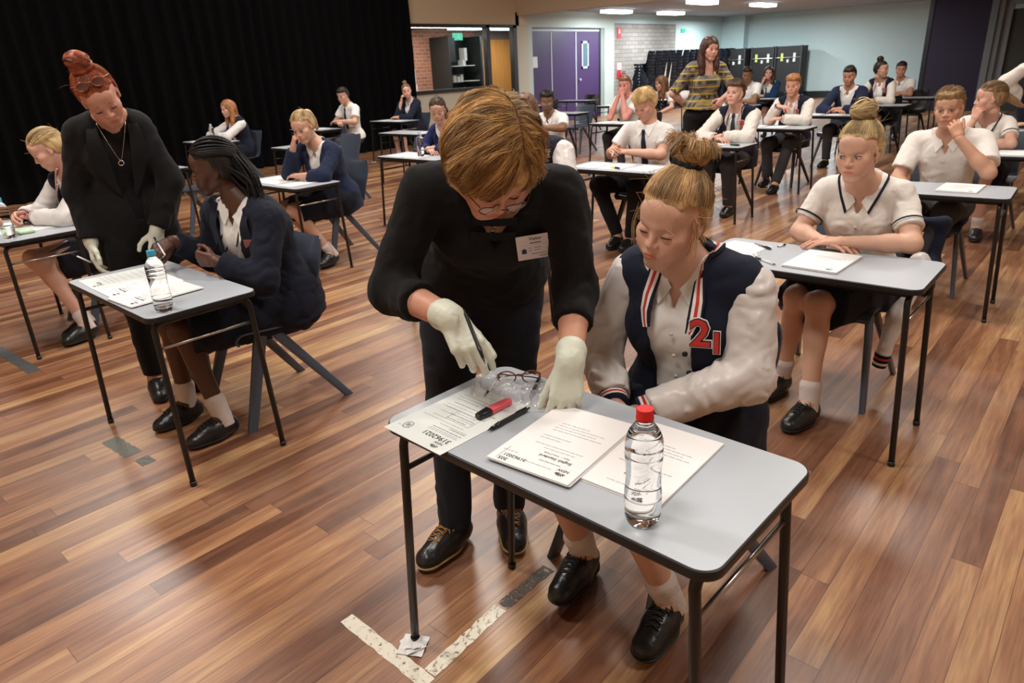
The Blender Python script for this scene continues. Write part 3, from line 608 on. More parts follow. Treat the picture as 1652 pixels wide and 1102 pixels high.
def head_mesh(H,sp,vx):
    f=SDF(); fem=sp.get('fem',1); near=vx<.0035; J=.9 if fem else 1.05
    f.add(H.ell((0,-.012,.034),(.0735,.094,.083)),.02)
    f.add(H.ell((0,.022,-.032),(.0545,.064,.074)),.03)
    f.add(H.ell((0,.055,-.052),(.036,.035,.040)),.02)
    for s in(-1,1):
        f.add(H.rc((s*.050*J,-.005,-.045),(s*.014,.060,-.094),.017,.016),.025)
        f.add(H.ell((s*.042,.052,-.020),(.024,.026,.022)),.02)
        f.add(H.ell((s*.030,.062,-.045),(.024,.022,.026)),.02)
    f.add(H.rc((-.012,.071,-.095),(.012,.071,-.095),.0145*J),.02)
    f.add(H.rc((-.036,.069,.022),(-.008,.080,.017),.009),.012).add(H.rc((.036,.069,.022),(.008,.080,.017),.009),.012)
    f.add(H.ell((0,.060,.045),(.052,.026,.035)),.02)
    for s in(-1,1): f.sub(H.ell((s*.031,.101,.001),(.019,.018,.0120)),.012)
    if vx<.006:
        for s in(-1,1): f.add(H.ell((s*.0305,.0735,-.001),(.0150,.0128,.0118)),.005)
    f.add(H.rc((0,.078,.012),(0,.101,-.026),.0068,.0088),.012)
    for s in(-1,1): f.add(H.ell((s*.0105,.0925,-.030),(.0075,.010,.0070)),.006)
    if near:
        for s in(-1,1): f.sub(H.ell((s*.0065,.097,-.0375),(.0033,.0045,.0035)),.003)
    f.add(H.ell((0,.082,-.062),(.026,.012,.017)),.014)
    f.add(H.ell((0,.0915,-.0560),(.0220,.0062,.0040)),.006); f.add(H.ell((0,.0905,-.0650),(.0185,.0066,.0048)),.006)
    if vx<.0045: f.sub(H.ell((0,.1015,-.0602),(.024,.0070,.0013)),.0025)
    for s in(-1,1):
        f.add(H.ell((s*.0745,-.010,-.004),(.0065,.016,.029),frame((1,0,0),(0,-.2,1))),.006)
        f.add(H.ell((s*.0725,-.002,-.026),(.006,.009,.011)),.005)
        if near: f.sub(H.ell((s*.082,-.007,.000),(.0065,.0085,.016)),.004)
    nr=.050 if fem else .058
    f.add(rc(H.p(0,-.022,-.05),lerp(H.p(0,-.035,-.15),sp['nb'],.5),nr*.98,nr),.03)
    V,F=f.mesh(vx); V=lap(V,F,1); q=H.q(V)
    base=np.array(sp['skin']); col=np.tile(base,(len(V),1))
    lip=np.array(sp.get('lip',base*np.array([.92,.52,.50])))
    m=np.clip(1.6-((q[:,0]/.0235)**2+((q[:,2]+.0600)/.0105)**2)*1.5,0,1)*(q[:,1]>.085); col=col*(1-m[:,None])+lip*m[:,None]
    bl=np.exp(-(((np.abs(q[:,0])-.042)/.02)**2+((q[:,2]+.026)/.022)**2))*(q[:,1]>.03)*.35
    bl+=np.exp(-((q[:,0]/.012)**2+((q[:,2]+.028)/.012)**2))*(q[:,1]>.09)*.25
    blc=sp.get('blush',base*np.array([1.0,.66,.62])); col=col*(1-bl[:,None])+np.array(blc)*bl[:,None]
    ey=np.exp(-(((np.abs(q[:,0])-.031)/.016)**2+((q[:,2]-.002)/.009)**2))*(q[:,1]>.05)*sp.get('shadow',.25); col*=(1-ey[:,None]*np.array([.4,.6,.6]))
    if sp.get('beard'):
        b=np.clip((-.038-q[:,2])/.02,0,1)*(q[:,1]>-.0)*sp['beard']*(1-m); col=col*(1-b[:,None])+np.array([.02,.012,.01])*b[:,None]
    return V,F,col
def hand_prims(w,d,n,side,curl=(25,30,20),spread=1,thumb=None,k=1,fingers=None,g=0):
    """w wrist, d direction to knuckles, n palm-facing normal, side +1 left / -1 right"""
    d=nrm(d); n=np.asarray(n,float); n=nrm(n-d*(n@d)); T=nrm(np.cross(d,n))*(-side)   # towards the thumb
    P=lambda x,y,z: w+k*(x*T+y*d-z*n)
    pr=[]
    pr.append((rc(w-d*.012,P(0,.02,0),.024*k+g,.026*k+g),.02))
    xs=(.030,.010,-.010,-.028); ys=(.092,.096,.091,.082); L=((.042,.026,.021),(.047,.030,.022),(.043,.028,.021),(.033,.021,.019)); rr=(.0092,.0094,.0090,.0080)
    for i in range(4):
        pr.append((rc(P(xs[i]*.65,.022,.002),P(xs[i],ys[i]-.006,.003),.0135*k+g,.0112*k+g),.012))
        c=curl if fingers is None or fingers[i] is None else fingers[i]
        a=0; p=P(xs[i],ys[i],.002); sp=R_((6,1.5,-3,-8)[i]*spread)
        for j in range(3):
            a+=R_(c[j]); dd=(cos(a)*(cos(sp)*d+sin(sp)*T)+sin(a)*n); q=p+dd*L[i][j]*k
            pr.append((rc(p,q,(rr[i]-.0007*j)*k+g,(rr[i]-.0007*(j+1))*k+g),.0025 if j else .006)); p=q
    tb=thumb or (.75,.62,.35,20,25)
    p=P(.020,.022,-.006); dd=nrm(tb[0]*T+tb[1]*d+tb[2]*n); q=p+dd*.046*k; pr.append((rc(p,q,.0155*k+g,.0112*k+g),.012))
    ax=nrm(np.cross(dd,d)) if np.linalg.norm(np.cross(dd,d))>.05 else n
    for j,(l,r) in enumerate(((.034,.0100),(.027,.0092))):
        an=R_(tb[3+j]); dd=nrm(dd*cos(an)+np.cross(ax,dd)*sin(an)); q2=q+dd*l*k; pr.append((rc(q,q2,(.0108-.0006*j)*k+g,r*k+g*.9),.004)); q=q2
    return pr
def shcut(s_,nb,r=.16,t=.35):
    n=nrm(nb-s_); q=s_+n*.035
    return (lambda P: np.maximum(-((P-q)@n),np.linalg.norm(P-nb,axis=-1)-r)),nb-r,nb+r
def wrinkle(a,f,seed=0,asp=(1,1,1)):
    asp=np.array(asp)*f
    def fn(P):
        v=vnoise(P*asp+3.7*vnoise(P*asp*.6,seed+5)[...,None],seed); return a*(1-4*np.abs(v))*.7
    return fn
def sdist(prims,P):
    D=.5
    for it in prims:
        pr,k=it if isinstance(it[0],tuple) else (it,0)
        d=float(pr[0](P[None])[0]); h=max(k-abs(D-d),0)/k if k else 0; D=min(D,d)-h*h*k*.25
    return D
def hit(prims,P0,D,maxd=.6):
    P=np.array(P0,float); D=nrm(D); t=0
    for _ in range(80):
        d=sdist(prims,P)
        if d<.0008: return P
        P=P+D*max(d,.0006); t+=d
        if t>maxd: break
    return P
def sheet(railA,railB,th,n=None):
    A=np.asarray(railA,float);B=np.asarray(railB,float); k=len(A); nn=[]
    for i in range(k):
        t=A[min(i+1,k-1)]-A[max(i-1,0)]; nn.append(nrm(np.cross(t,B[i]-A[i])))
    nn=np.array(nn)*th/2; V=np.concatenate([A+nn,B+nn,B-nn,A-nn]); Q=[]
    for r in range(4):
        a=r*k;b=((r+1)%4)*k
        for i in range(k-1): Q.append((a+i,a+i+1,b+i+1,b+i))
    Q+= [(0,k,2*k,3*k),(k-1,4*k-1,3*k-1,2*k-1)]
    return V,Q
def spline(P,n):
    P=np.asarray(P,float); k=len(P)-1; out=[]
    for x in np.linspace(0,k,n):
        i=min(int(x),k-1); t=x-i; p0=P[max(i-1,0)];p1=P[i];p2=P[i+1];p3=P[min(i+2,k)]
        out.append(.5*((2*p1)+(-p0+p2)*t+(2*p0-5*p1+4*p2-p3)*t*t+(-p0+3*p1-3*p2+p3)*t**3))
    return np.array(out)
CLOTH={}
def cm(name,col,rough=.8,sheen=.03,bump=.25,bs=700): 
    if name not in CLOTH: CLOTH[name]=mat(name,col,rough,bump=bump,bscale=bs,sheen=min(sheen,.04),spec=.2)
    return CLOTH[name]
WHITE=lambda: cm('white_cotton',(.80,.78,.76)); CREAMS=lambda: cm('cream_cotton',(.76,.71,.66)); NAVY=lambda: cm('navy_wool',(.012,.015,.030),.9,.12)
BLACKC=lambda: cm('black_cloth',(.0095,.0095,.0105),.85,.08); SATIN=lambda: mat('pearl_satin',(.66,.62,.60),.36,sheen=.2,spec=.5); GREYT=lambda: cm('charcoal_wool',(.050,.050,.054),.9); SHOE=mat('black_leather',(.013,.013,.014),.30,bump=.12,bscale=120,spec=.55)
SOLE=mat('black_rubber',(.012,.012,.012),.6); SOCKW=mat('white_sock',(.66,.58,.55),.9,bump=.3,bscale=300); DKN=lambda: cm('dark_navy_skirt',(.010,.012,.022),.85,.1)
REDT=mat('red_trim',(.50,.03,.03),.7); WT=mat('white_trim',(.75,.70,.66),.7); LATEX=mat('pale_latex',(.62,.64,.54),.45,bump=.12,bscale=90,spec=.4,sss=.15)
def text_mesh(txt,size,m,parent,M,ext=.0004,off=0,name='printed_text',bold=0,align='CENTER'):
    c=bpy.data.curves.new(name,'FONT'); c.body=txt; c.size=size; c.extrude=ext; c.offset=off; c.align_x=align; c.align_y='CENTER'; c.resolution_u=2
    if bold: c.offset=off+size*.018
    o=bpy.data.objects.new('tmp',c); COL.objects.link(o); dg=bpy.context.evaluated_depsgraph_get(); dg.update()
    me=bpy.data.meshes.new_from_object(o.evaluated_get(dg)); bpy.data.objects.remove(o); me.name=name
    me.materials.clear(); me.materials.append(m); r=bpy.data.objects.new(name,me); COL.objects.link(r); r.parent=parent; r.matrix_local=M if isinstance(M,Matrix) else Matrix(M)
    return r
def onframe(p,X,Y): 
    X=nrm(X); Z=nrm(np.cross(X,Y)); Y=np.cross(Z,X); return Matrix(((X[0],Y[0],Z[0],p[0]),(X[1],Y[1],Z[1],p[1]),(X[2],Y[2],Z[2],p[2]),(0,0,0,1)))
def person(sp):
    """sp: hc head centre, yaw,pitch,roll, pel, shR,shL, elR,wrR,elL,wrL, hip/knee/ankle, toe dirs, outfit fields"""
    near=sp.get('near',0); vb=(.014,.009,.0062)[near]; vh=(.0060,.0040,.0026)[near]; vq=(.007,.0042,.0027)[near]
    loc=sp.get('base',(sp['pel'][0],sp['pel'][1],0)); root=empty('person',loc,0,sp['label'],'person'); off=-np.array(loc,float); RC=[]
    def put(o,parent=None):
        o.parent=parent or root
        if parent is None: o.location=off
        return o
    hs=sp.get('hs',1.0); M=headframe(sp['yaw'],sp['pitch'],sp.get('roll',0)); hc=np.array(sp['hc'],float); H=Loc(hc,M,hs)
    pel=np.array(sp['pel'],float); g=lambda k: np.array(sp[k],float)
    shR,shL=g('shR'),g('shL'); nb=np.array(sp.get('nb',(shR+shL)/2+A_(0,0,.055)),float); sp['nb']=nb
    side=nrm(shL-shR); up=nrm(nb-pel); TF=frame(side,up); f0=TF[1]; fem=sp.get('fem',1); bw=sp.get('bulk',1.0)
    if f0@np.array([sin(R_(sp['yaw'])),-cos(R_(sp['yaw'])),0])<-.6: f0=f0
    def torso(e=0,bust=True):
        b=bw; out=[(ell(pel+up*.03,(.165*b+e,.118*b+e,.12+e),TF),.04),(ell(lerp(pel,nb,.36),(.135*b+e,.100*b+e,.15+e),TF),.05),
          (ell(lerp(pel,nb,.68)-f0*.005,((.152 if fem else .165)*b+e,.108*b+e,.165+e),TF),.05),
          (rc(lerp(shR,nb,.14),lerp(shL,nb,.14),.047*b+e*.8),.04),(rc(nb-up*.01,lerp(nb,shR,.75),.046+e*.7,.050+e*.8),.04),(rc(nb-up*.01,lerp(nb,shL,.75),.046+e*.7,.050+e*.8),.04)]
        if fem and bust:
            for s in(-1,1): out.append((ell(lerp(pel,nb,.63)+f0*.070*b+side*s*.068,(.062+e,.055+e,.062+e),TF),.05))
        return out
    arms={}
    for sd,s in (('R',-1),('L',1)):
        arms[sd]=(g('sh'+sd),g('el'+sd),g('wr'+sd))
    ar=sp.get('armr',1.0)*(1 if fem else 1.12)
    # ---- body
    f=SDF()
    for p,k in torso(-.006,False): f.add(p,k)
    f.add(rc(H.p(0,-.03,-.10),nb-up*.03,.050 if fem else .058,.060),.05)
    bare=sp.get('bare_hands',{'R':1,'L':1})
    for sd in 'RL':
        s_,e_,w_=arms[sd]; f.add(rc(s_,e_,.047*ar,.038*ar),.03); f.add(rc(e_,lerp(e_,w_,.35),.038*ar,.037*ar),.02); f.add(rc(lerp(e_,w_,.3),w_,.037*ar,.0255*ar),.02)
    legs=sp.get('legs')
    if legs:
        for sd in 'RL':
            h_,k_,a_=[np.array(v,float) for v in legs[sd][:3]]
            f.add(rc(h_,k_,.085,.056),.04); f.add(rc(k_,a_,.050,.034),.03); d=nrm(a_-k_); bk=nrm(np.cross(d,side)); bk=bk if bk@f0<0 else -bk
            f.add(ell(lerp(k_,a_,.30)+bk*.016,(.044,.044,.11),frame(side,-d)),.03); f.add(ell(k_-bk*.012,(.042,.04,.05),frame(side,-d)),.03)
            if len(legs[sd])>3: f.add(rc(a_,a_+nrm(legs[sd][3])*.08-A_(0,0,.05),.034,.03),.03)
    V,F=f.mesh(vb if near<2 else .0075); col=np.tile(np.array(sp['skin'])*(.97),(len(V),1))
    Vs=[V];Fs=[F];Cs=[col];n0=len(V)
    def app(V2,F2,C2):
        nonlocal n0
        Vs.append(V2);Fs.append(F2+n0);Cs.append(C2);n0+=len(V2)
    V2,F2,C2=head_mesh(H,sp,vh); app(V2,F2,C2)
    hands=sp.get('hands',{}); hsz=sp.get('hand',.95)
    for sd,s in (('R',-1),('L',1)):
        if sd in hands and not (sp.get('gloves')):
            h=hands[sd]; q=SDF()
            for p,k in hand_prims(arms[sd][2],h[0],h[1],s,*h[2:3] if len(h)>2 else (),k=hsz,**(h[3] if len(h)>3 else {})): q.add(p,k)
            V2,F2=q.mesh(vq); V2=lap(V2,F2,1); c=np.tile(np.array(sp['skin'])*np.array([1,.93,.92]),(len(V2),1)); app(V2,F2,c)
    body=put(mesh_np('body',np.concatenate(Vs),np.concatenate(Fs),SKIN,root,col=np.concatenate(Cs)))
    if sp.get('gloves'):
        for sd,s in (('R',-1),('L',1)):
            h=hands[sd]; q=SDF(); e_,w_=arms[sd][1:]; dd=nrm(w_-e_)
            for p,k in hand_prims(w_,h[0],h[1],s,*h[2:3],k=hsz,g=.0014,**(h[3] if len(h)>3 else {})): q.add(p,k)
            wr0=.0255*ar+.0055; q.add(rc(w_+dd*.004,w_-dd*.02,wr0*.98,wr0),.012); q.add(capped(w_-dd*.038,w_-dd*.0,wr0+.004,wr0,True,False),.01).add(rc(w_-dd*.032,w_-dd*.0325,wr0+.0045),.004)
            q.warp(wrinkle(.0009,70,3)); o=put(q.obj('glove',vq,LATEX,root)); o['label']='pale latex glove'
    # ---- face details
    lid=sp.get('lid',.8); dark=np.array(sp.get('brow',(.10,.05,.025)))
    if near or sp.get('mid'):
        for s in(-1,1):
            lw=.0035 if near<2 else .0022
            P=[H.p(s*x,y,z) for x,y,z in ((.012,.0838,.0225),(.024,.0842,.0258),(.037,.0765,.0262),(.046,.065,.0205))]
            b=MB().tube(spline(P,9),np.array([.8,1.2,1.4,1.4,1.3,1.2,1,.8,.4])*lw*.75,6).build('eyebrow',ATTR,root,smooth=True,col=None); o=put(b)
            a=o.data.color_attributes.new('Col','FLOAT_COLOR','POINT'); a.data.foreach_set('color',np.tile(np.array([*dark,1]),(len(o.data.vertices),1)).ravel().astype(np.float32))
            zl=-.0045 if lid<.3 else .0030+.002*lid
            P=[H.p(s*x,y,zl+dz) for x,y,dz in ((.0175,.0835,-.001),(.024,.0870,.0012),(.031,.0880,.002),(.038,.0850,.0012),(.0455,.0775,-.0012))]
            b=MB().tube(spline(P,9),np.array([.5,1,1.2,1.3,1.4,1.5,1.5,1.2,.4])*(.0011 if near==2 else .0016),6).build('eyelashes',mat('lash',(.012,.008,.007),.6),root,smooth=True); put(b)
            if lid>=.3:
                c=H.p(s*.0305,.0765,-.0015); n=16; gz=nrm(np.array(sp.get('gaze',(0,1,-.15)))@M); a_=frame(np.cross(gz,M[2]),M[2]); V=[];C=[]
                th=np.linspace(0,pi/2*1.15,9); 
                ax=np.cross(gz,M[2]);ax=nrm(ax);ay=np.cross(ax,gz)
                for t in th:
                    for k in range(n): an=2*pi*k/n; V.append(c+.0112*hs*(cos(t)*gz+sin(t)*(cos(an)*ax+sin(an)*ay)*A_(1,1,1))); C.append((.005,.004,.004) if t<.2 else (sp.get('iris',(.08,.05,.03)) if t<.5 else (.55,.52,.5)))
                V=np.array(V); q=H.q(V); q[:,2]=np.clip(q[:,2],-.0062,.0042); V=H.c+H.k*(q@M)
                Q=[(i*n+j,i*n+(j+1)%n,(i+1)*n+(j+1)%n,(i+1)*n+j) for i in range(8) for j in range(n)]
                put(mesh_np('eye',V,np.array(Q),ATTR,root,col=np.array(C)))
    # ---- clothes
    oc=sp['outfit']; rn=random.Random(sp.get('seed',1)); sd0=sp.get('seed',1)
    tor=lambda e: torso(e)
    Tq=lambda P: ((P-nb)@np.stack([side,f0,up]).T)
    def wedge(depth,w0,k,extra=0):   # opening in the front, apex depth below the neck base
        def fn(P):
            q=Tq(P); return np.maximum(np.maximum(np.abs(q[...,0]-extra)-(w0+(q[...,2]+depth)*k),-(q[...,1]-.012)),-(q[...,2]+depth))*.8
        return fn,nb-.6,nb+.6
    def upper(name,m,e,vneck=None,sl=1.0,hem=0.0,sep=None,wr_=(.003,16),open_=None,cuff=None,armw=1.0,neckr=.060,slm=None,flare=0):
        f=SDF()
        for p,k in torso(e): f.add(p,k)
        if hem<0:
            for p in [rc(pel+up*.02+side*s*.075,pel+up*hem+side*s*.08+f0*.02,.11*bw+e,.115*bw+e+flare) for s in(-1,1)]: f.add(p,.06)
        gs=[]
        for sd in 'RL':
            s_,e_,w_=arms[sd]; r0=(.046*ar+e*.55)*armw; r1=(.043*ar+e*.55)*armw; r2=(.031*ar+e*.55)*armw
            prs=[]
            if sl<=1: prs.append((capped(s_,lerp(s_,e_,sl),r0,lerp(r0,r1*1.12,sl),False,True),.03))
            else:
                prs.append((rc(s_,e_,r0,r1),.03)); t=sl-1; prs.append((capped(e_,lerp(e_,w_,t),r1,lerp(r1,r2,t)+.003,False,True),.03))
            if sep:
                q=SDF(); [q.add(p,k) for p,k in prs]
                q.sub(shcut(s_,nb),.004)
                q.warp(wrinkle(wr_[0]*1.7,wr_[1]*1.25,sd0+7)); q.warp(wrinkle(wr_[0]*.9,wr_[1]*2.6,sd0+9)); gs.append(put(q.obj('sleeve',vb,slm or m,root)))
            else:
                for p,k in prs: f.add(p,k)
        if sep:
            for sd in 'RL': s_=arms[sd][0]; f.sub(rc(s_+nrm(s_-nb)*.060,arms[sd][1]+nrm(s_-nb)*.05,.050*ar+.006,.04),.01)
        f.sub(rc(nb-up*.02-f0*.0,lerp(nb,H.p(0,-.03,-.12),1.4),neckr,neckr+.012),.006)
        if vneck: f.sub(wedge(*vneck),.004)
        if open_: f.sub(wedge(*open_),.004)
        f.cut(pel+up*(hem-.0),-up) if hem<=0 else f.cut(pel+up*hem,-up)
        if wr_[0]: f.warp(wrinkle(wr_[0],wr_[1],sd0)); f.warp(wrinkle(wr_[0]*.5,wr_[1]*2.4,sd0+2))
        return put(f.obj(name,vb,m,root)),gs
    def collar(m,e,spread=.03,depth=.075,name='collar',wide=.035,trim=None,stand=.030):
        pr=tor(e)
        def on(x,z,lift=.004): 
            p=hit(pr,nb+side*x+up*z+f0*.30,-f0); return p+f0*lift
        for s in(-1,1):
            a=[nb-f0*.058+up*(stand+.012),nb-f0*.040+side*s*.046+up*(stand+.010),nb+side*s*.062+up*(stand-.002),nb+f0*.045+side*s*.050+up*(stand-.03),on(s*.012,-depth*.72,.006)]
            b=[nb-f0*.078+up*.004,nb-f0*.060+side*s*.066+up*.0,nb+side*s*(.062+wide*.9)+up*(.005),on(s*(.060+wide*.6),-depth*.35),on(s*(spread+.018),-depth-.028)]
            b[2]=hit(pr,nb+side*s*(.066+wide)+up*.25+f0*.02,-up)+up*.006; b[1]=hit(pr,nb-f0*.070+side*s*.060+up*.25,-up)+up*.008
            V,Q=sheet(spline(a,16),spline(b,16),.004); o=put(MB().add(V,Q).build(name,m,root,smooth=False)); autosmooth(o,50)
            if trim:
                bb=spline(b,16); aa=spline(a,16); bo=bb+(bb-aa)*.02
                V,Q=sheet(lerp(bb,aa,.20)+up*.001+f0*.0025,bb+f0*.0025,.006); put(MB().add(V,Q).build('collar_stripe',trim,root))
    def ribs(a,b,r,cols,name='cuff'):
        a=np.asarray(a);b=np.asarray(b);n=len(cols)
        for i,c in enumerate(cols): put(MB().tube([lerp(a,b,i/n),lerp(a,b,(i+1)/n)],r,18).build(name,c,root,smooth=True))
    skirtm=None
    if oc in('blouse','polo'):
        m=sp.get('topm') or (CREAMS() if oc=='polo' else WHITE())
        upper('shirt',m,.011,vneck=(.115,.0,.42),sl=sp.get('sl',.62),hem=sp.get('hem',.0),wr_=(.0052,15),armw=sp.get('sw',1.2))
        collar(m,.011,trim=sp.get('ctrim'))
        if sp.get('ctrim'):
            for sd in 'RL':
                s_,e_,_=arms[sd]; t=sp.get('sl',.62); c=lerp(s_,e_,t-.09); dd=nrm(e_-s_); r=(.050*ar+.006)*1.2*.93
                put(MB().tube([c-dd*.004,c+dd*.004],r+.004,22,cap=False).build('sleeve_stripe',sp['ctrim'],root,smooth=True))
    if oc=='tieshirt':
        m=WHITE(); upper('shirt',m,.012,vneck=None,sl=.66,hem=-.02,wr_=(.005,14),armw=1.18); collar(m,.012,spread=.028,depth=.055)
    if oc in('varsity','blazer','cardigan'):
        m=WHITE(); upper('shirt',m,.008,vneck=None if sp.get('tie') else (.10,.0,.42),sl=.5,hem=.0,wr_=(.003,14)); collar(m,.008,spread=.026 ,depth=.06,wide=.022)
        if oc=='varsity':
            op=sp.get('open',(.55,.030,.085)); jm=NAVY(); sm=sp.get('satin') or SATIN()
            j,gs=upper('varsity_jacket',jm,.026,sl=1.93,hem=sp.get('jhem',-.10),sep=True,open_=op,wr_=(.0045,12),slm=sm,armw=1.12,neckr=.066)
            pr=tor(.026)
            def on(x,z,l=.004): return hit(pr,nb+side*x+up*z+f0*.3,-f0)+f0*l
            for s in(-1,1):    # ribbed collar with stripes
                base=[];low=[]
                for ph in (180,145,110,75,50):
                    rd=side*s*sin(R_(ph))+f0*cos(R_(ph)); base.append(nb+rd*(.060 if ph>80 else .064)+up*np.interp(ph,[50,75,110,180],[.000,.022,.040,.050])); low.append(hit(pr,nb+rd*(.098)+up*.3,-up)+up*.006)
                base.append(on(s*.052,-.085,.014)); low.append(on(s*.088,-.080,.008)); base.append(on(s*.050,-.135,.010)); low.append(on(s*.070,-.140,.007))
                A=spline(base,16);B=spline(low,16)
                for t0,t1,c in ((0,.18,NAVY()),(.18,.40,WT),(.40,.64,REDT),(.64,.86,WT),(.86,1.0,NAVY())):
                    V,Q=sheet(lerp(A,B,t0),lerp(A,B,t1),.009); put(MB().add(V,Q).build('striped_collar',c,root))
            for sd in 'RL':
                e_,w_=arms[sd][1:]; r=.034*ar+.006; a=lerp(e_,w_,.90); b=lerp(e_,w_,1.03)
                ribs(a,b,r,[NAVY(),WT,REDT,WT,NAVY()])
            p=on(sp.get('emx',.085),-.135,.007); p2=p+side*.06; 
            X=nrm(on(.11,-.135)-on(.06,-.135)); Y=up; es=sp.get('ems',.105)
            t=sp.get('emtxt','2')
            text_mesh(t,es,mat('emblem_white',(.8,.76,.74),.7),root,onframe(p+off,X,Y),.0015,es*.07,'jacket_emblem')
            text_mesh(t,es,NAVY(),root,onframe(p+off+f0*.0012,X,Y),.0015,es*.045,'emblem_edge'); text_mesh(t,es,mat('emblem_red',(.62,.04,.035),.7),root,onframe(p+off+f0*.0026,X,Y),.0015,es*.022,'emblem_number')
            if sp.get('em2'):
                p3=p+side*.042-up*.020; e3=es*.78
                for k_,(mm,of,dz) in enumerate(((mat('emblem_white',(.8,.76,.74),.7),.07,-.0014),(NAVY(),.045,-.0002),(mat('emblem_red',(.62,.04,.035),.7),.022,.0010))): text_mesh(sp['em2'],e3,mm,root,onframe(p3+off+f0*dz,X,Y),.0012,e3*of,['jacket_emblem','emblem_edge','emblem_number'][k_])
            if near:
                for s in(-1,):
                    for z in (-.20,-.27,-.34): 
                        q=on(s*.0+.045-.0,z,.002); put(MB().lathe([(0,0),(.0075,0),(.0075,.003),(0,.004)],12).build('snap_button',BLK,root,smooth=True)).matrix_local=onframe(q+off,X,Y)
        else:
            jm=sp.get('jm') or cm('navy_blazer',(.013,.017,.038),.9,.1); j,_=upper('blazer' if oc=='blazer' else 'cardigan',jm,.024,sl=1.92,hem=-.12,open_=sp.get('open',(.36,.012,.30)),wr_=(.0060,13),armw=1.1,neckr=.064)
            pr=tor(.024)
            def on(x,z,l=.005): return hit(pr,nb+side*x+up*z+f0*.3,-f0)+f0*l
            dp,w0,kk=sp.get('open',(.36,.012,.30))[:3]
            for s in(-1,1):
                e1=lambda z: w0+(z+dp)*kk
                A=[nb-f0*.062+up*.028,nb-f0*.02+side*s*.062+up*.020]+[on(s*max(e1(z),.008),z) for z in(-.05,-.12,-.20,-dp*.92)]
                B=[nb-f0*.080+up*.004,nb-f0*.03+side*s*.088+up*.002]+[on(s*(max(e1(z),.008)+w),z,.007) for z,w in((-.04,.035),(-.13,.055),(-.20,.035),(-dp*.92,.004))]
                V,Q=sheet(spline(A,20),spline(B,20),.005); autosmooth(put(MB().add(V,Q).build('lapel',jm,root)),50)
            if sp.get('badge'):
                p=on(.10,-.15,.003); X=nrm(on(.12,-.15)-on(.07,-.15)); put(MB().prism([(-.022,.025),(.022,.025),(.022,-.005),(0,-.03),(-.022,-.005)],0,.002).build('blazer_crest',mat('crest',(.35,.12,.10),.7),root)).matrix_local=onframe(p+off,X,up)
    if sp.get('tie'):
        e=.012 if oc=='tieshirt' else .010; pr=tor(e); L_=sp.get('tielen',.36)
        def on(x,z,l=.005): return hit(pr,nb+side*x+up*z+f0*.3,-f0)+f0*l
        zs=np.linspace(-.058,-L_,12); ws=np.interp(zs,[-L_,-L_+.02,-.12,-.075,-.058],[.012,.036,.020,.011,.014])
        V,Q=sheet([on(-w_,z) for z,w_ in zip(zs,ws)],[on(w_,z) for z,w_ in zip(zs,ws)],.006); autosmooth(put(MB().add(V,Q).build('tie',sp['tie'],root)),50)
        k=on(0,-.052,.008); f=SDF(); f.add(rc(k+up*.010,k-up*.012,.017,.010),.01); put(f.obj('tie_knot',max(vq,.003),sp['tie'],root))
    if near and oc in('polo','blouse','varsity'):
        pr=tor(.011)
        for z in (-.16,-.23,-.30):
            p=hit(pr,nb+up*z+f0*.3,-f0)+f0*.002; put(MB().lathe([(0,0),(.0055,0),(.0055,.002),(0,.0025)],12).build('shirt_button',WT,root,smooth=True)).matrix_local=onframe(p+off,side,up)
    # ---- lower half
    if legs:
        lo=sp.get('lower','trousers'); lm=sp.get('lowm') or (DKN() if lo=='skirt' else GREYT())
        f=SDF(); f.add(ell(pel,(.168*bw,.128*bw,.115),TF),.05)
        for sd in 'RL':
            h_,k_,a_=[np.array(v,float) for v in legs[sd][:3]]
            if lo=='skirt':
                t=sp.get('hemt',.80); f.add(capped(h_,lerp(h_,k_,t),.118*bw,.098,False,True),.09); f.add(capped(h_-A_(0,0,.02),lerp(h_,k_,t)-A_(0,0,.03),.10,.085,False,True),.09)
            else:
                f.add(rc(h_,k_,.098*bw,.072),.05); f.add(capped(k_,lerp(k_,a_,sp.get('trt',.97)),.070,.056,False,True),.04)
        if lo=='skirt':
            mid=lerp(lerp(np.array(legs['R'][0]),np.array(legs['R'][1]),.5),lerp(np.array(legs['L'][0]),np.array(legs['L'][1]),.5),.5); f.add(capped(pel,lerp((np.array(legs['R'][0])+np.array(legs['L'][0]))/2,(np.array(legs['R'][1])+np.array(legs['L'][1]))/2,.80),.11,.085,False,True),.06)
            f.warp(lambda P: .0045*np.sin((P@side)*110+2*np.sin((P@f0)*14)))
        f.warp(wrinkle(.005,12,sd0+4))
        f.cut(pel+up*.13,up)
        put(f.obj('skirt' if lo=='skirt' else 'trousers',vb,lm,root))
        shoes=sp.get('shoes',1)
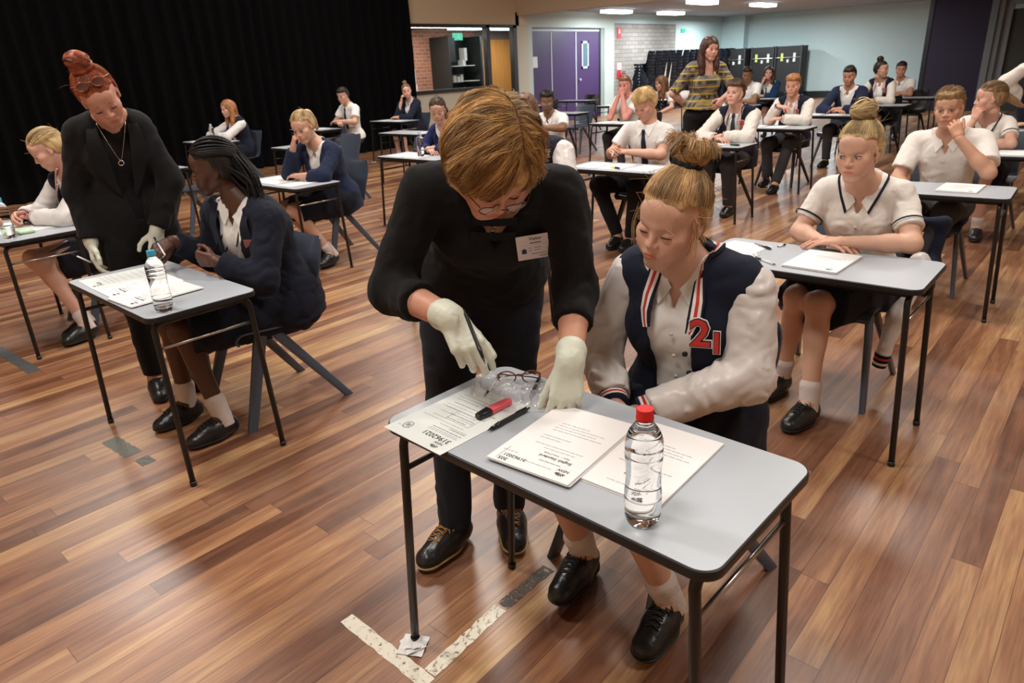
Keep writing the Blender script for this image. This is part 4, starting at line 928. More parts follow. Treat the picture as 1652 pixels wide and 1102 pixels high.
        if shoes:
            for sd in 'RL':
                a_=np.array(legs[sd][2],float); td=nrm(legs[sd][3]) if len(legs[sd])>3 else nrm(f0*A_(1,1,0)); k_=np.array(legs[sd][1],float)
                sh=sp.get('shoem') or SHOE; vs=(.010,.007,.0042)[near]
                sdv=nrm(np.cross(td,A_(0,0,1))); Fm=frame(sdv,np.cross(sdv,td)); Fm=np.array([sdv,td,np.cross(sdv,td)]); K=Loc(a_,Fm,sp.get('shs',1.0))
                def foot(e): return [(K.rc((0,-.035,-.048),(0,.05,-.050),.034+e,.040+e),.03),(K.rc((0,.05,-.052),(.004,.135,-.062),.040+e,.029+e),.04),(K.ell((.004,.125,-.062),(.040+e,.055+e,.028+e)),.03),(K.ell((0,.055,-.045),(.040+e,.07+e,.045+e)),.03)]
                f=SDF()
                for p,k in foot(0): f.add(p,k)
                hi_=sp.get('boot',.0)
                f.add(capped(K.p(0,-.012,-.05),K.p(0,-.008,.004+hi_),.040*K.k,.037*K.k,False,True),.025); f.cut(K.p(0,0,-.082),-Fm[2])
                if near: f.warp(wrinkle(.0012,45,2))
                so=put(f.obj('shoe',vs,sh,root)); f=SDF()
                for p,k in foot(.005): f.add(p,k)
                if sp.get('heel'): f.add(K.box((0,-.028,-.095),(.032,.034,.022)),.004)
                f.cut(K.p(0,0,-.072),Fm[2]); f.cut(K.p(0,0,-.090 if not sp.get('heel') else -.118),-Fm[2]); o=f.obj('sole',vs,sp.get('solem') or SOLE,root); o.parent=so
                if near==2:
                    b=MB()
                    fp=[(q_,k_) for q_,k_ in foot(0)]
                    def dp_(x,y): return hit(fp,K.p(x,y,.06),-Fm[2])+Fm[2]*.002
                    for i in range(5):
                        y=.040+i*.016
                        b.tube(spline([dp_(-.020,y),dp_(0,y+.005),dp_(.020,y+.010)],9),.0023,5).tube(spline([dp_(.020,y),dp_(0,y+.005)+Fm[2]*.002,dp_(-.020,y+.010)],9),.0023,5)
                    for s in(-1,1): b.tube(spline([dp_(0,.038),dp_(s*.016,.034)+Fm[2]*.012,dp_(s*.034,.046),dp_(s*.012,.044)+Fm[2]*.003,dp_(s*.030,.062)],12),.0022,5)
                    o=b.build('laces',sp.get('lacem') or mat('black_lace',(.02,.02,.02),.8),root,smooth=True); o.parent=so
                if sp.get('sock',1):
                    d=nrm(k_-a_); L_=sp.get('sockh',.075); q=SDF(); q.add(capped(a_-d*.045,a_+d*L_,.041,.046),.01); q.add(rc(a_+d*(L_-.008),a_+d*(L_-.009),.0465),.004)
                    q.warp(wrinkle(.0015,40,4)); put(q.obj('sock',vs,sp.get('sockm') or SOCKW,root))
    sp['_']=dict(root=root,put=put,H=H,M=M,nb=nb,side=side,up=up,f0=f0,arms=arms,tor=tor,off=off,body=body,near=near,vh=vh,vb=vb,pel=pel)
    hair(sp)
    return sp
# ------------------------------------------------------------------ hair
def hcol(c1,c2,n,r):
    t=r.random(n)**1.1; return np.array(c1)[None]*(1-t[:,None])+np.array(c2)[None]*t[:,None]
def hair(sp):
    c=sp['_']; H=c['H']; near=c['near']; put=c['put']; st=sp['hair']; c1,c2=sp['hcol']; r=np.random.default_rng(sp.get('seed',1)); vh=max(c['vh'],.003)
    dark=np.array(c1); lite=np.array(c2); f=SDF(); M=c['M']
    CR=(0,-.012,.034); RR=np.array([.0735,.094,.083])
    th=sp.get('thick',.012); up_=st in('bunup','pony','sidepony','bunlow','bunx','braids')
    if st=='bob': C2=(0,-.022,.030);R2=np.array([.099,.114,.112])
    else: C2=(0,-.012-th*(.75 if up_ else .2),.036);R2=RR+th*np.array([.85,1,1])
    def sh(d,lift): d=nrm(d); return H.p(C2[0]+d[0]*(R2[0]+lift),C2[1]+d[1]*(R2[1]+lift),C2[2]+d[2]*(R2[2]+lift))
    if st!='bald':
        f.add(H.ell((0,C2[1],.036),(.0735+th*.85,.094+th,.083+th)),.02)
        f.add(H.ell((0,-.045,-.01),(.068+th*.7,.058+th,.065)),.03)
        if st in('short','curly','crop','fringe'):
            if st=='short': f.add(H.ell((0,.01,.092),(.062,.075,.034)),.03)
            if st=='fringe': f.add(H.ell((.01,.045,.075),(.066,.052,.038)),.03)
            if st=='curly': f.add(H.ell((0,.0,.085),(.078,.088,.045)),.03)
            if st=='crop': f.add(H.ell((0,.02,.09),(.060,.066,.024)),.03)
        hl=sp.get('hairline',.060)
        if st=='fringe': hl=.036
        f.sub(H.ell((0,.130,hl-.125),(.155,.100,.128)),.010)
        f.sub(H.box((0,.06,-.09+.062*(st not in('long','bob'))),(.2,.062,.09),.03),.01) if st not in('long','bob') else None
        f.cut(H.p(0,-.02,-.075 if st not in('long','bob') else -.13),-M[2]*1.0) if st not in('long','bob') else None
        if st not in ('long','bob'): f.sub(H.box((0,.035,-.055),(.2,.06,.055),.02),.01)
    rn=lambda a,b: r.uniform(a,b)
    def col(V):
        q=H.q(V); n=vnoise(q*np.array([60,60,14.]),3)+.5*vnoise(q*170,4); t=np.clip(.45+.8*n,0,1)[:,None]; return dark*(1-t)+lite*t
    bun=sp.get('bun')
    if bun: # centre (local), radius
        bc,br=bun; f.add(H.ell(bc,(br,br,br*.85)),.012)
        if sp.get('bun2'): f.add(H.ell(*sp['bun2']),.01)
    if st in('pony','sidepony','bunlow'):
        P=[H.p(*p) for p in sp['tail']]; rad=sp.get('tailr',(.022,.028,.024,.010)); S=spline(P,9)
        for i in range(8): f.add(rc(S[i],S[i+1],float(np.interp(i/8,np.linspace(0,1,len(rad)),rad)),float(np.interp((i+1)/8,np.linspace(0,1,len(rad)),rad))),.01)
    if st=='long':
        for s in(-1,1):
            P=[H.p(s*.055,.0,.06),H.p(s*.082,-.01,-.02),H.p(s*.088,.0,-.10),H.p(s*.085,sp.get('fwd',.03),-.17),H.p(s*.075,sp.get('fwd',.03)+.02,-sp.get('len',.26))]; S=spline(P,9); rr=[.03,.03,.03,.03,.034,.036,.036,.030,.016]
            for i in range(8): f.add(rc(S[i],S[i+1],rr[i]*sp.get('lw',.8),rr[i+1]*sp.get('lw',.8)),.03)
        f.add(H.rc((0,-.07,.02),(0,-.085,-.20),.055,.035),.04)
    if st=='bob':
        f.add(H.ell(C2,tuple(R2-.006)),.01); f.sub(H.ell((0,.150,-.080),(.080,.105,.125)),.010); f.cut(H.p(0,0,-.100),-M[2])
    if near<2: amp=.0035 if st not in('short','curly','crop','fringe') else .005
    else: amp=.003
    f.warp(lambda P: (amp*(vnoise(H.q(P)*np.array([55,55,18 if st!='curly' else 60]),5)*1.6)))
    if st!='bald': ho=put(f.obj('hair',vh,HAIR,c['root'],colfn=col))
    # strands
    L=[];K=18
    def geo(d0,d1,l0=.010,l1=.012,wob=.0015,t0=0,t1=1):
        d0=nrm(d0);d1=nrm(d1); om=math.acos(np.clip(d0@d1,-1,1))+1e-6; a=r.uniform(0,6.28,3); out=[]
        for i in range(K):
            t=t0+(t1-t0)*i/(K-1); d=(sin((1-t)*om)*d0+sin(t*om)*d1)/sin(om); out.append(sh(d,l0+(l1-l0)*t)+wob*H.k*(np.sin(a+5*t)-0.0))
        return out
    if near>=1 and st in('bunup','pony','sidepony','bunlow') :
        gp=nrm(np.array(sp.get('gather',(0,-.5,.85))))
        nS={2:3600,1:900}[near]
        for i in range(nS):
            az=r.uniform(-pi,pi); ca=cos(az)
            el=np.interp(abs(az),[0,.6,1.15,1.6,2.1,pi],[.60,.56,.33,.08,-.35,-.75])+r.uniform(-.05,.05)
            d0=np.array([sin(az)*cos(el),cos(az)*cos(el),sin(el)]); t0=r.uniform(0,.55) if i%3 else 0
            L.append(geo(d0,gp,-.0015+rn(0,.003),.003,.0012,t0,1))
        if bun:
            bc,br=bun; bc=np.array(bc)
            for i in range({2:46,1:16}[near]):
                ax=nrm(gp+r.normal(0,.30 if not sp.get('messy') else .55,3)); e1=nrm(np.cross(ax,[.3,.9,.1]));e2=np.cross(ax,e1); h0=r.uniform(-.8,.85); a0=r.uniform(0,2*pi); span=r.uniform(1.6,3.4); k0=rn(.97,1.10)
                for j in range({2:48,1:30}[near]):
                    h=np.clip(h0+r.normal(0,.10),-.97,.97); a=a0+r.normal(0,.12); R0=br*np.sqrt(max(1-h*h,.04))*k0*rn(.985,1.02)
                    L.append([H.p(*(bc+ax*h*br*.85+R0*(1+.10*sin(pi*t))*(cos(a+span*t)*e1+sin(a+span*t)*e2))) for t in np.linspace(0,1,K)])
            if sp.get('fountain'):
                for i in range(34):
                    th_=i*2.399; rad_=.05+.95*np.sqrt(i/34); e1=nrm(np.cross(gp,[1,.1,0]));e2=np.cross(gp,e1); o_=cos(th_)*e1+sin(th_)*e2; Lg=br*rn(1.75,2.2); cu=rn(.3,1.1)
                    for j in range(46):
                        q_=r.normal(0,.0042,3); u1=nrm(gp+o_*rad_*.55+r.normal(0,.025,3)); b0=bc-gp*br*.95+o_*.012+q_*.5; cj=cu+r.normal(0,.05)
                        L.append([H.p(*(b0+u1*Lg*sin(t*pi*.60)*(1-.10*t)+o_*cj*br*t*t*.7-gp*br*.55*cj*max(0,t-.45)**2*3+q_*t)) for t in np.linspace(0,1,K)])
        # flyaways
        for i in range({2:90,1:14}[near]):
            az=r.uniform(-pi,pi); el=r.uniform(-.3,.9); d0=np.array([sin(az)*cos(el),cos(az)*cos(el),sin(el)]); p0=sh(d0,0); v=nrm(r.normal(0,1,3)+nrm(p0-H.c)*.6); w_=r.normal(0,.01,3)
            L.append([p0+v*.035*t+w_*t*t*1.5 for t in np.linspace(0,1,K)])
        if sp.get('wisps'):
            for (p0,p1,p2,nn) in sp['wisps']:
                for i in range(nn):
                    j=r.normal(0,.004,3); j2=r.normal(0,.008,3); L.append(spline([H.p(*(np.array(p0)+j)),H.p(*(np.array(p1)+(j+j2)/2)),H.p(*(np.array(p2)+j2))],K))
    if near>=1 and st in('pony','sidepony','bunlow'):
        P=[np.array(p) for p in sp['tail']]; rad=sp.get('tailr',(.022,.028,.024,.010))
        for i in range({2:500,1:220}[near]):
            a=r.uniform(0,6.28); S=spline([H.p(*(p+1.05*rad[min(int(j*len(rad)/len(P)),len(rad)-1)]*np.array([cos(a),sin(a)*.6,sin(a)*.5])+r.normal(0,.0015,3))) for j,p in enumerate(P)],K); L.append(S)
    if near>=1 and st=='bob':
        cc=0
        for ci in range(480):
            s=1 if r.random()<.52 else -1; y=r.uniform(-1,.62); az=np.interp(y,[-1,-.5,.62],[pi-.1,2.15,.78])+r.normal(0,.20); az=np.clip(az,.50,pi)
            el=r.uniform(-1.35 if s<0 else -1.1,-.45) if r.random()<.66 else r.uniform(-.45,.6); el=max(el,-.40+1.0*(.95-az)) if az<.95 else el
            ph=r.uniform(0,6.28); am=rn(.003,.010); l0=rn(-.002,.003); l1=rn(-.003,.014); t0c=r.uniform(0,.45) if r.random()<.7 else 0; fr_=rn(4.5,8); flip=rn(-.010,.016)
            for j in range(34):
                y_=y+r.normal(0,.035); d0=nrm(np.array([.03*s+r.normal(0,.012)+.10,y_,max(.25,1.0-.45*y_*y_)])); az_=np.clip(az+r.normal(0,.055),.48,pi+.1); el_=el+r.normal(0,.07)
                d1=nrm(np.array([s*sin(az_)*cos(el_),cos(az_)*cos(el_),sin(el_)])); om=math.acos(np.clip(d0@d1,-1,1))+1e-6; out=[]; side_=nrm(np.cross(d0,d1)); j0=r.normal(0,.0012); t0=np.clip(t0c+r.normal(0,.03),0,.5)
                for k in range(K):
                    t=t0+(1-t0)*k/(K-1); d=(sin((1-t)*om)*d0+sin(t*om)*d1)/sin(om); p=sh(d,l0+(l1-l0)*t+j0+.005*sin(fr_*t+ph)*t+flip*max(0,t-.75)*2); out.append(p+(side_@M)*am*np.sin(fr_*t+ph+1.5)*t)
                L.append(out)
        for i in range(60):
            az=r.uniform(-pi,pi); el=r.uniform(-.4,1.2); d0=np.array([sin(az)*cos(el),cos(az)*cos(el),sin(el)]); p0=sh(d0,.002); v=nrm(r.normal(0,1,3)+nrm(p0-H.c)*.2); w_=r.normal(0,.01,3)
            L.append([p0+v*.014*t+w_*t*t*1.5 for t in np.linspace(0,1,K)])
    if near>=1 and st in('short','crop','fringe'):
        for i in range({1:700,2:1500}[near]):
            az=r.uniform(-pi,pi); el=np.interp(abs(az),[0,.7,1.3,1.7,pi],[.55,.5,.35,.1,-.3])+r.uniform(0,1.0); el=min(el,1.5); d0=np.array([sin(az)*cos(el),cos(az)*cos(el),sin(el)])
            fd=np.array([rn(-.35,.35)+.2,rn(.5,1),rn(-.3,.1)]) if st!='crop' else r.normal(0,.4,3)+np.array([0,.6,.3]); p0=sh(d0,(.006 if el>.5 else 0)); v=nrm(fd@M); n_=nrm(p0-H.c); v=nrm(v-n_*(v@n_)*.85); ln=(.03 if st!='crop' else .014)*rn(.6,1.2)
            if st=='fringe': ln*=1.5
            L.append([p0+v*ln*t+n_*(.008*sin(t*pi)-.004*t) for t in np.linspace(0,1,K)])
    if st=='braids':
        # raised cornrows: thin braids sweeping back over the skull then hanging
        B=MB(); tips=[]
        for i in range(17):
            a=-1.25+2.5*i/16
            d0=nrm(np.array([sin(a)*.95,cos(a)*.75+.1,.42+.18*cos(a)])); d1=nrm(np.array([sin(a)*.55+.12,-1,.15-.1*abs(a)]))
            om=math.acos(np.clip(d0@d1,-1,1)); P=[]
            for t in np.linspace(0,1,16): d=(sin((1-t)*om)*d0+sin(t*om)*d1)/sin(om); d=d+.06*sin(t*6+i*.5)*np.array([1,0,0]); P.append(sh(d,.003))
            P=np.array(P); S=spline(P,60); rad=.0058*(1+.28*np.abs(np.sin(np.arange(60)*1.05))); B.tube(S,rad,7); tips.append(P[-1])
        put(B.build('cornrow_braids',mat('braid_black',(.006,.005,.005),.5,spec=.25),c['root'],smooth=True))
        B=MB()
        for i in range(72):
            t0=tips[i%len(tips)]+r.normal(0,.006,3) if i%2 else H.p((-1 if i%4 else 1)*r.uniform(.0,.066),r.uniform(-.100,-.045),r.uniform(-.06,.03)); e=np.array(sp['braid_end'])+r.normal(0,1,3)*np.array([.055,.030,.035]); m1=lerp(t0,e,.35)+np.array(sp.get('braid_out',(0,.05,.0)))+r.normal(0,.008,3); m2=lerp(t0,e,.7)+np.array(sp.get('braid_out',(0,.05,.0)))*.9+r.normal(0,.01,3)
            S=spline([t0,m1,m2,e],80); rad=.0050*(1+.3*np.abs(np.sin(np.arange(80)*1.05)))*np.linspace(1,.65,80); B.tube(S,rad,6)
        put(B.build('hanging_braids',mat('braid_black',(.006,.005,.005),.5,spec=.25),c['root'],smooth=True))
    if L:
        L=np.array([np.array(x) for x in L]); cl=hcol(dark*.8,lite*1.15,len(L),r)
        ph=vnoise(H.q(L[:,6])*np.array([38,38,10.]),8)[:,None]; cl=np.clip(cl*(1+1.3*ph),0,1)
        put(strands('hair_strands',L,{2:.00052,1:.0009}[near]*sp.get('sr',1),cl,c['root']))
    if sp.get('hairtie'):
        p,rr=sp['hairtie']; q=SDF(); gp=nrm(np.array(sp.get('gather',(0,-.5,.85)))); e1=nrm(np.cross(gp,[1,.1,0]));e2=np.cross(gp,e1)
        for i in range(10):
            a=i*.628;b=a+.628; g_=lambda t:H.p(*(np.array(p)+rr*(cos(t)*e1+sin(t)*e2)+gp*.006*sin(t*3))); q.add(rc(g_(a),g_(b),.0105),.004)
        q.warp(wrinkle(.004,90,6)); put(q.obj('hair_tie',.003,mat('black_scrunchie',(.010,.010,.012),.85),c['root']))
def glasses(sp,m,loc=(0,.0,0),tilt=0,lensm=None,fr=.0014):
    c=sp['_']; H=c['H']; put=c['put']; g=None
    T=lambda x,y,z:H.p(x+loc[0],y*cos(tilt)-z*sin(tilt)+loc[1],y*sin(tilt)+z*cos(tilt)+loc[2])
    b=MB()
    for s in(-1,1):
        P=[T(s*(.033+.0245*cos(a)),.098-.006*abs(cos(a))-.004*(s*cos(a)>0),.017*sin(a)-.003) for a in np.linspace(0,2*pi,25)]
        b.tube(P,fr,6); b.tube([T(s*.058,.090,.004),T(s*.077,.06,.006),T(s*.080,-.01,.004)],fr,6)
    b.tube([T(-.009,.099,.002),T(0,.102,.005),T(.009,.099,.002)],fr,6)
    o=put(b.build('glasses',m,c['root'],smooth=True))
    for s in(-1,1):
        P=np.array([T(s*(.033+.0235*cos(a)),.0965-.006*abs(cos(a)),.016*sin(a)-.003) for a in np.linspace(0,2*pi,25)[:-1]]); V=np.concatenate([P,P+H.M[1]*.0012,[P.mean(0)],[P.mean(0)+H.M[1]*.0014]]); n=24
        Tt=[(48,(i+1)%n,i) for i in range(n)]+[(49,n+i,n+(i+1)%n) for i in range(n)]; Q=[(i,(i+1)%n,n+(i+1)%n,n+i) for i in range(n)]
        l=MB().add(V,Q,Tt).build('lens',lensm or mat('lens_glass',(.8,.82,.85),.1,alpha=.14,spec=.6),o)
FAIR=(.62,.36,.26); PINK=(.66,.38,.29); TANS=(.52,.28,.17); OLIVE=(.50,.29,.19); BROWN=(.17,.070,.035); DEEP=(.085,.033,.018)
PEOPLE={}
def seatlegs(x,y,d=.09,kx=.10,fy=0,ax=.11,ank=None,kz=.51):
    """hips at (x,y), thighs forward (-y), shins down"""
    r={}
    for sd,s in (('R',-1),('L',1)):
        r[sd]=[(x+s*d,y-.03,.53),(x+s*kx,y-.44,kz),(x+s*ax,y-.40+fy,.095),(s*.15,-1,0)]
    return r
# 1. student at the nearest desk
PEOPLE['F']=person(dict(label='person in pearl-sleeved varsity jacket seated at the nearest desk, messy blonde bun',near=2,seed=11,
 hc=(-.850,1.580,1.146),yaw=-2,pitch=15,roll=-11,hs=1.0,pel=(-.84,1.74,.55),shR=(-1.010,1.665,.955),shL=(-.680,1.70,.955),nb=(-.850,1.68,1.015),
 elR=(-1.085,1.60,.735),wrR=(-.935,1.45,.655),elL=(-.635,1.62,.745),wrL=(-.835,1.44,.660),skin=FAIR,lid=.1,brow=(.20,.10,.05),fem=1,armr=1.08,
 legs={'R':[(-.93,1.70,.52),(-1.035,1.285,.52),(-1.035,1.44,.125),(.16,-1,0)],'L':[(-.75,1.70,.52),(-.83,1.30,.52),(-.735,1.43,.105),(.12,-1,0)]},
 hands={'R':((.5,-.6,-.4),(0,.3,-1),(30,40,20)),'L':((-.6,-.6,-.3),(0,.3,-1),(30,40,20))},outfit='varsity',lower='skirt',open=(.60,.040,.045),emx=.088,ems=.105,emtxt='2',em2='1',jhem=-.16,
 hair='bunup',hcol=((.25,.125,.05),(.72,.48,.24)),thick=.011,gather=(.0,-.48,.88),bun=((0,-.075,.150),.041),fountain=1,messy=1,hairtie=((0,-.058,.122),.030),hairline=.072,heel=1,shs=1.0,
 wisps=[((.074,.02,.03),(.083,.03,-.03),(.078,.035,-.085),14),((-.074,.02,.03),(-.085,.035,-.02),(-.080,.045,-.075),16),((.03,-.06,-.03),(.05,-.08,-.08),(.07,-.07,-.13),30)],satin=SATIN()))
# 2. standing visitor
PEOPLE['VIS']=person(dict(label='person in black top and visitor badge leaning over the nearest desk, wearing pale gloves',near=2,seed=21,base=(-1.47,1.42,0),
 hc=(-1.140,1.235,1.312),yaw=66,pitch=54,roll=-4,hs=1.07,pel=(-1.49,1.53,.93),shR=(-1.372,1.215,1.232),shL=(-1.112,1.475,1.205),nb=(-1.228,1.342,1.262),bulk=1.10,armr=1.15,
 elR=(-1.440,1.135,.980),wrR=(-1.165,1.085,.965),elL=(-1.062,1.455,.955),wrL=(-.944,1.268,.842),skin=(.60,.30,.20),lid=.1,brow=(.22,.12,.06),gloves=1,
 hands={'R':((.72,-.15,-.60),(-.1,.45,-.9),(38,42,25),dict(thumb=(.35,.85,.55,15,15),fingers=((42,30,12),None,(45,50,25),(48,52,28)),spread=.6)),'L':((.10,-.35,-.93),(-.55,.62,-.30),(20,22,10),dict(spread=1.7,thumb=(.42,.90,.25,5,10),fingers=((18,22,8),(24,28,14),(28,34,18),(30,40,20))))},
 legs={'R':[(-1.55,1.45,.88),(-1.50,1.36,.50),(-1.485,1.325,.100),(.10,-1,0)],'L':[(-1.42,1.60,.88),(-1.38,1.53,.50),(-1.405,1.515,.100),(.85,-.75,0)]},
 outfit='none',lower='trousers',lowm=cm('black_denim',(.014,.016,.024),.85,.05),solem=mat('tan_gum_sole',(.42,.31,.14),.6),lacem=mat('brown_lace',(.34,.15,.04),.8),sock=1,sockm=BLACKC(),trt=1.05,hand=1.03,shs=1.02,
 hair='bob',hcol=((.13,.050,.014),(.70,.43,.17)),thick=.020,hairline=.058,sr=.85))
# 3. braided student
PEOPLE['L']=person(dict(label='person with long black braids in a dark blazer, seated and holding a pen',near=2,seed=31,
 hc=(-3.100,1.525,1.165),yaw=-34,pitch=10,roll=-10,pel=(-3.01,1.69,.55),shR=(-3.190,1.535,.945),shL=(-2.880,1.625,.925),nb=(-3.04,1.605,1.015),bulk=1.08,armr=1.1,
 elR=(-3.27,1.53,.72),wrR=(-3.275,1.345,.845),elL=(-2.80,1.50,.69),wrL=(-2.945,1.375,.790),skin=DEEP,lip=(.13,.045,.035),blush=(.10,.035,.02),lid=.5,brow=(.01,.006,.005),
 legs={'R':[(-3.08,1.70,.52),(-3.20,1.22,.50),(-3.20,1.215,.095),(.05,-1,0)],'L':[(-2.92,1.70,.52),(-3.03,1.20,.50),(-2.90,1.235,.095),(.0,-1,0)]},hemt=.92,
 hands={'R':((.10,-.82,-.25),(-.55,-.1,-.8),(45,45,25),dict(fingers=((35,45,20),None,(55,50,30),(60,55,30)),thumb=(.4,.85,.5,15,15))),'L':((-.75,-.35,.1),(-.25,.9,.1),(70,85,50),dict(thumb=(.4,.8,.6,20,20)))},
 outfit='blazer',jm=cm('midnight_blazer',(.010,.012,.022),.9,.1),lower='skirt',open=(.34,.045,.10),badge=1,hair='braids',hcol=((.010,.008,.008),(.03,.024,.022)),thick=.008,hairline=.066,
 braid_end=(-2.945,1.545,.80),braid_out=(.035,.045,.02),sockh=.09))
# 4. blonde student in white blouse
PEOPLE['R']=person(dict(label='person with high blonde bun, white blouse with navy collar stripes, arms on desk',near=2,seed=41,
 hc=(-.862,3.175,1.128),yaw=-6,pitch=9,roll=2,pel=(-.86,3.42,.54),shR=(-1.020,3.31,.925),shL=(-.705,3.335,.930),nb=(-.862,3.325,.985),bulk=.98,armr=.98,
 elR=(-1.075,3.20,.765),wrR=(-.955,3.10,.760),elL=(-.610,3.18,.768),wrL=(-.845,3.095,.765),skin=(.66,.39,.28),lid=.9,gaze=(-.35,.9,-.10),iris=(.10,.13,.15),brow=(.22,.13,.07),
 legs={'R':[(-.95,3.40,.52),(-1.000,3.045,.505),(-1.055,3.105,.095),(-.1,-1,0)],'L':[(-.77,3.40,.52),(-.895,3.00,.505),(-.850,2.885,.095),(-.15,-1,0)]},
 hands={'R':((.9,-.1,-.05),(0,.1,-1),(15,20,10)),'L':((-.97,-.12,-.04),(0,.1,-1),(12,16,8))},outfit='polo',ctrim=NAVY(),sl=.70,sw=1.1,lower='skirt',hemt=.86,
 hair='bunup',hcol=((.36,.23,.10),(.80,.63,.35)),thick=.012,gather=(.02,-.40,.92),bun=((0,-.035,.158),.046),messy=1,hairline=.066,wisps=[((-.02,-.07,-.03),(-.03,-.09,-.07),(-.05,-.09,-.1),12)]))
# 5. red-haired supervisor
PEOPLE['RED']=person(dict(label='person with a red top knot and black blazer standing at the left, gloved',near=1,seed=51,base=(-3.62,1.33,0),
 hc=(-3.47,1.262,1.482),yaw=80,pitch=38,roll=22,pel=(-3.68,1.36,.95),shR=(-3.645,1.185,1.325),shL=(-3.552,1.430,1.340),nb=(-3.59,1.325,1.400),bulk=.88,armr=.95,
 elR=(-3.745,1.155,1.060),wrR=(-3.69,1.14,.835),elL=(-3.50,1.500,1.085),wrL=(-3.470,1.365,.870),skin=(.60,.30,.21),lid=.1,brow=(.25,.10,.05),gloves=1,
 hands={'R':((.15,-.08,-.95),(.35,.8,.0),(18,25,15),dict(thumb=(.6,.75,.3,20,20))),'L':((-.02,-.20,-.95),(-.8,.1,.1),(8,10,5))},
 legs={'R':[(-3.70,1.27,.90),(-3.68,1.27,.50),(-3.66,1.26,.095),(1,-.3,0)],'L':[(-3.68,1.45,.90),(-3.66,1.43,.50),(-3.63,1.42,.095),(1,.0,0)]},lower='trousers',lowm=BLACKC(),sock=0,
 outfit='blazer2',hair='bunup',hcol=((.16,.025,.012),(.46,.13,.05)),thick=.013,gather=(.0,-.35,.94),bun=((0,-.045,.165),.044),bun2=((.0,-.038,.140),(.050,.046,.022)),messy=1,hairline=.066))
# 6. chin-resting ponytail
PEOPLE['P']=person(dict(label='person in navy blazer with blonde ponytail resting chin on hand',near=1,seed=61,
 hc=(-5.185,3.365,1.140),yaw=26,pitch=22,roll=8,pel=(-5.18,3.62,.54),shR=(-5.345,3.43,.940),shL=(-5.03,3.53,.925),nb=(-5.18,3.49,.995),bulk=.95,
 elR=(-5.33,3.26,.77),wrR=(-5.215,3.265,.985),elL=(-4.955,3.34,.765),wrL=(-5.15,3.235,.765),skin=FAIR,lid=.6,brow=(.2,.12,.06),
 legs={'R':[(-5.27,3.60,.52),(-5.34,3.17,.50),(-5.20,3.40,.14),(.3,-1,0)],'L':[(-5.09,3.60,.52),(-5.16,3.15,.50),(-5.02,3.36,.11),(.3,-1,0)]},hemt=.88,
 hands={'R':((.25,.2,.93),(.3,.85,-.2),(70,85,50)),'L':((-.95,-.1,0),(0,.2,-1),(20,25,15))},outfit='blazer',jm=cm('navy_blazer',(.016,.024,.055),.9,.1),lower='skirt',open=(.36,.02,.16),
 hair='pony',hcol=((.30,.18,.08),(.66,.47,.24)),thick=.011,gather=(0,-.80,.55),tail=[(0,-.105,.065),(0,-.15,.05),(.01,-.165,-.02),(.01,-.155,-.10)],hairline=.066))
# 7. far-left student in varsity jacket
PEOPLE['G']=person(dict(label='person with tied-back fair hair in varsity jacket at the left edge, hands clasped',near=1,seed=71,
 hc=(-5.185,1.500,1.172),yaw=-14,pitch=30,roll=0,pel=(-5.15,1.76,.54),shR=(-5.335,1.56,.955),shL=(-5.03,1.60,.950),nb=(-5.18,1.60,1.01),
 elR=(-5.42,1.44,.77),wrR=(-5.30,1.30,.78),elL=(-4.985,1.44,.765),wrL=(-5.20,1.325,.775),skin=PINK,lid=.1,brow=(.3,.2,.1),
 legs=dict(R=[(-5.24,1.73,.52),(-5.30,1.28,.50),(-5.02,1.40,.1),(.3,-1,0)],L=[(-5.06,1.73,.52),(-5.08,1.27,.50),(-4.90,1.36,.1),(.3,-1,0)]),
 hands={'R':((.5,-.75,.1),(.6,.2,-.6),(45,55,30)),'L':((-.8,-.5,.05),(.2,.2,-.9),(40,50,30))},outfit='varsity',lower='skirt',hair='bunlow',hcol=((.36,.23,.09),(.66,.48,.25)),thick=.010,gather=(0,-.95,.1),tail=[(0,-.10,.0),(0,-.125,-.01),(0,-.125,-.03)],tailr=(.025,.035,.02),hairline=.066,emtxt='2',satin=cm('white_satin',(.70,.67,.66),.4),emx=.09))
# 8. boy pinching nose
PEOPLE['Q']=person(dict(label='person with short brown hair in a cream shirt pinching their nose',near=1,seed=81,fem=0,
 hc=(-.935,5.27,1.150),yaw=2,pitch=6,roll=4,pel=(-.90,5.42,.54),shR=(-1.115,5.385,.925),shL=(-.730,5.375,.945),nb=(-.92,5.37,.995),bulk=1.05,
 elR=(-1.16,5.25,.70),wrR=(-1.02,5.10,.60),elL=(-.640,5.13,.785),wrL=(-.825,5.115,.985),skin=(.55,.30,.20),lid=.8,brow=(.14,.08,.04),
 legs={'R':[(-.99,5.38,.52),(-1.00,4.98,.53),(-1.02,5.0,.10),(-.2,-1,0)],'L':[(-.81,5.38,.52),(-.80,4.98,.56),(-.90,4.85,.10),(0,-1,0)]},
 hands={'R':((.3,-.8,-.3),(0,0,-1),(30,30,20)),'L':((-.42,.1,.85),(-.2,.85,-.3),(55,65,35),dict(thumb=(.5,.8,.4,10,10)))},outfit='polo',topm=CREAMS(),sl=.74,lower='trousers',sock=0,
 hair='crop',hcol=((.14,.075,.03),(.34,.21,.10)),thick=.010,hairline=.062))
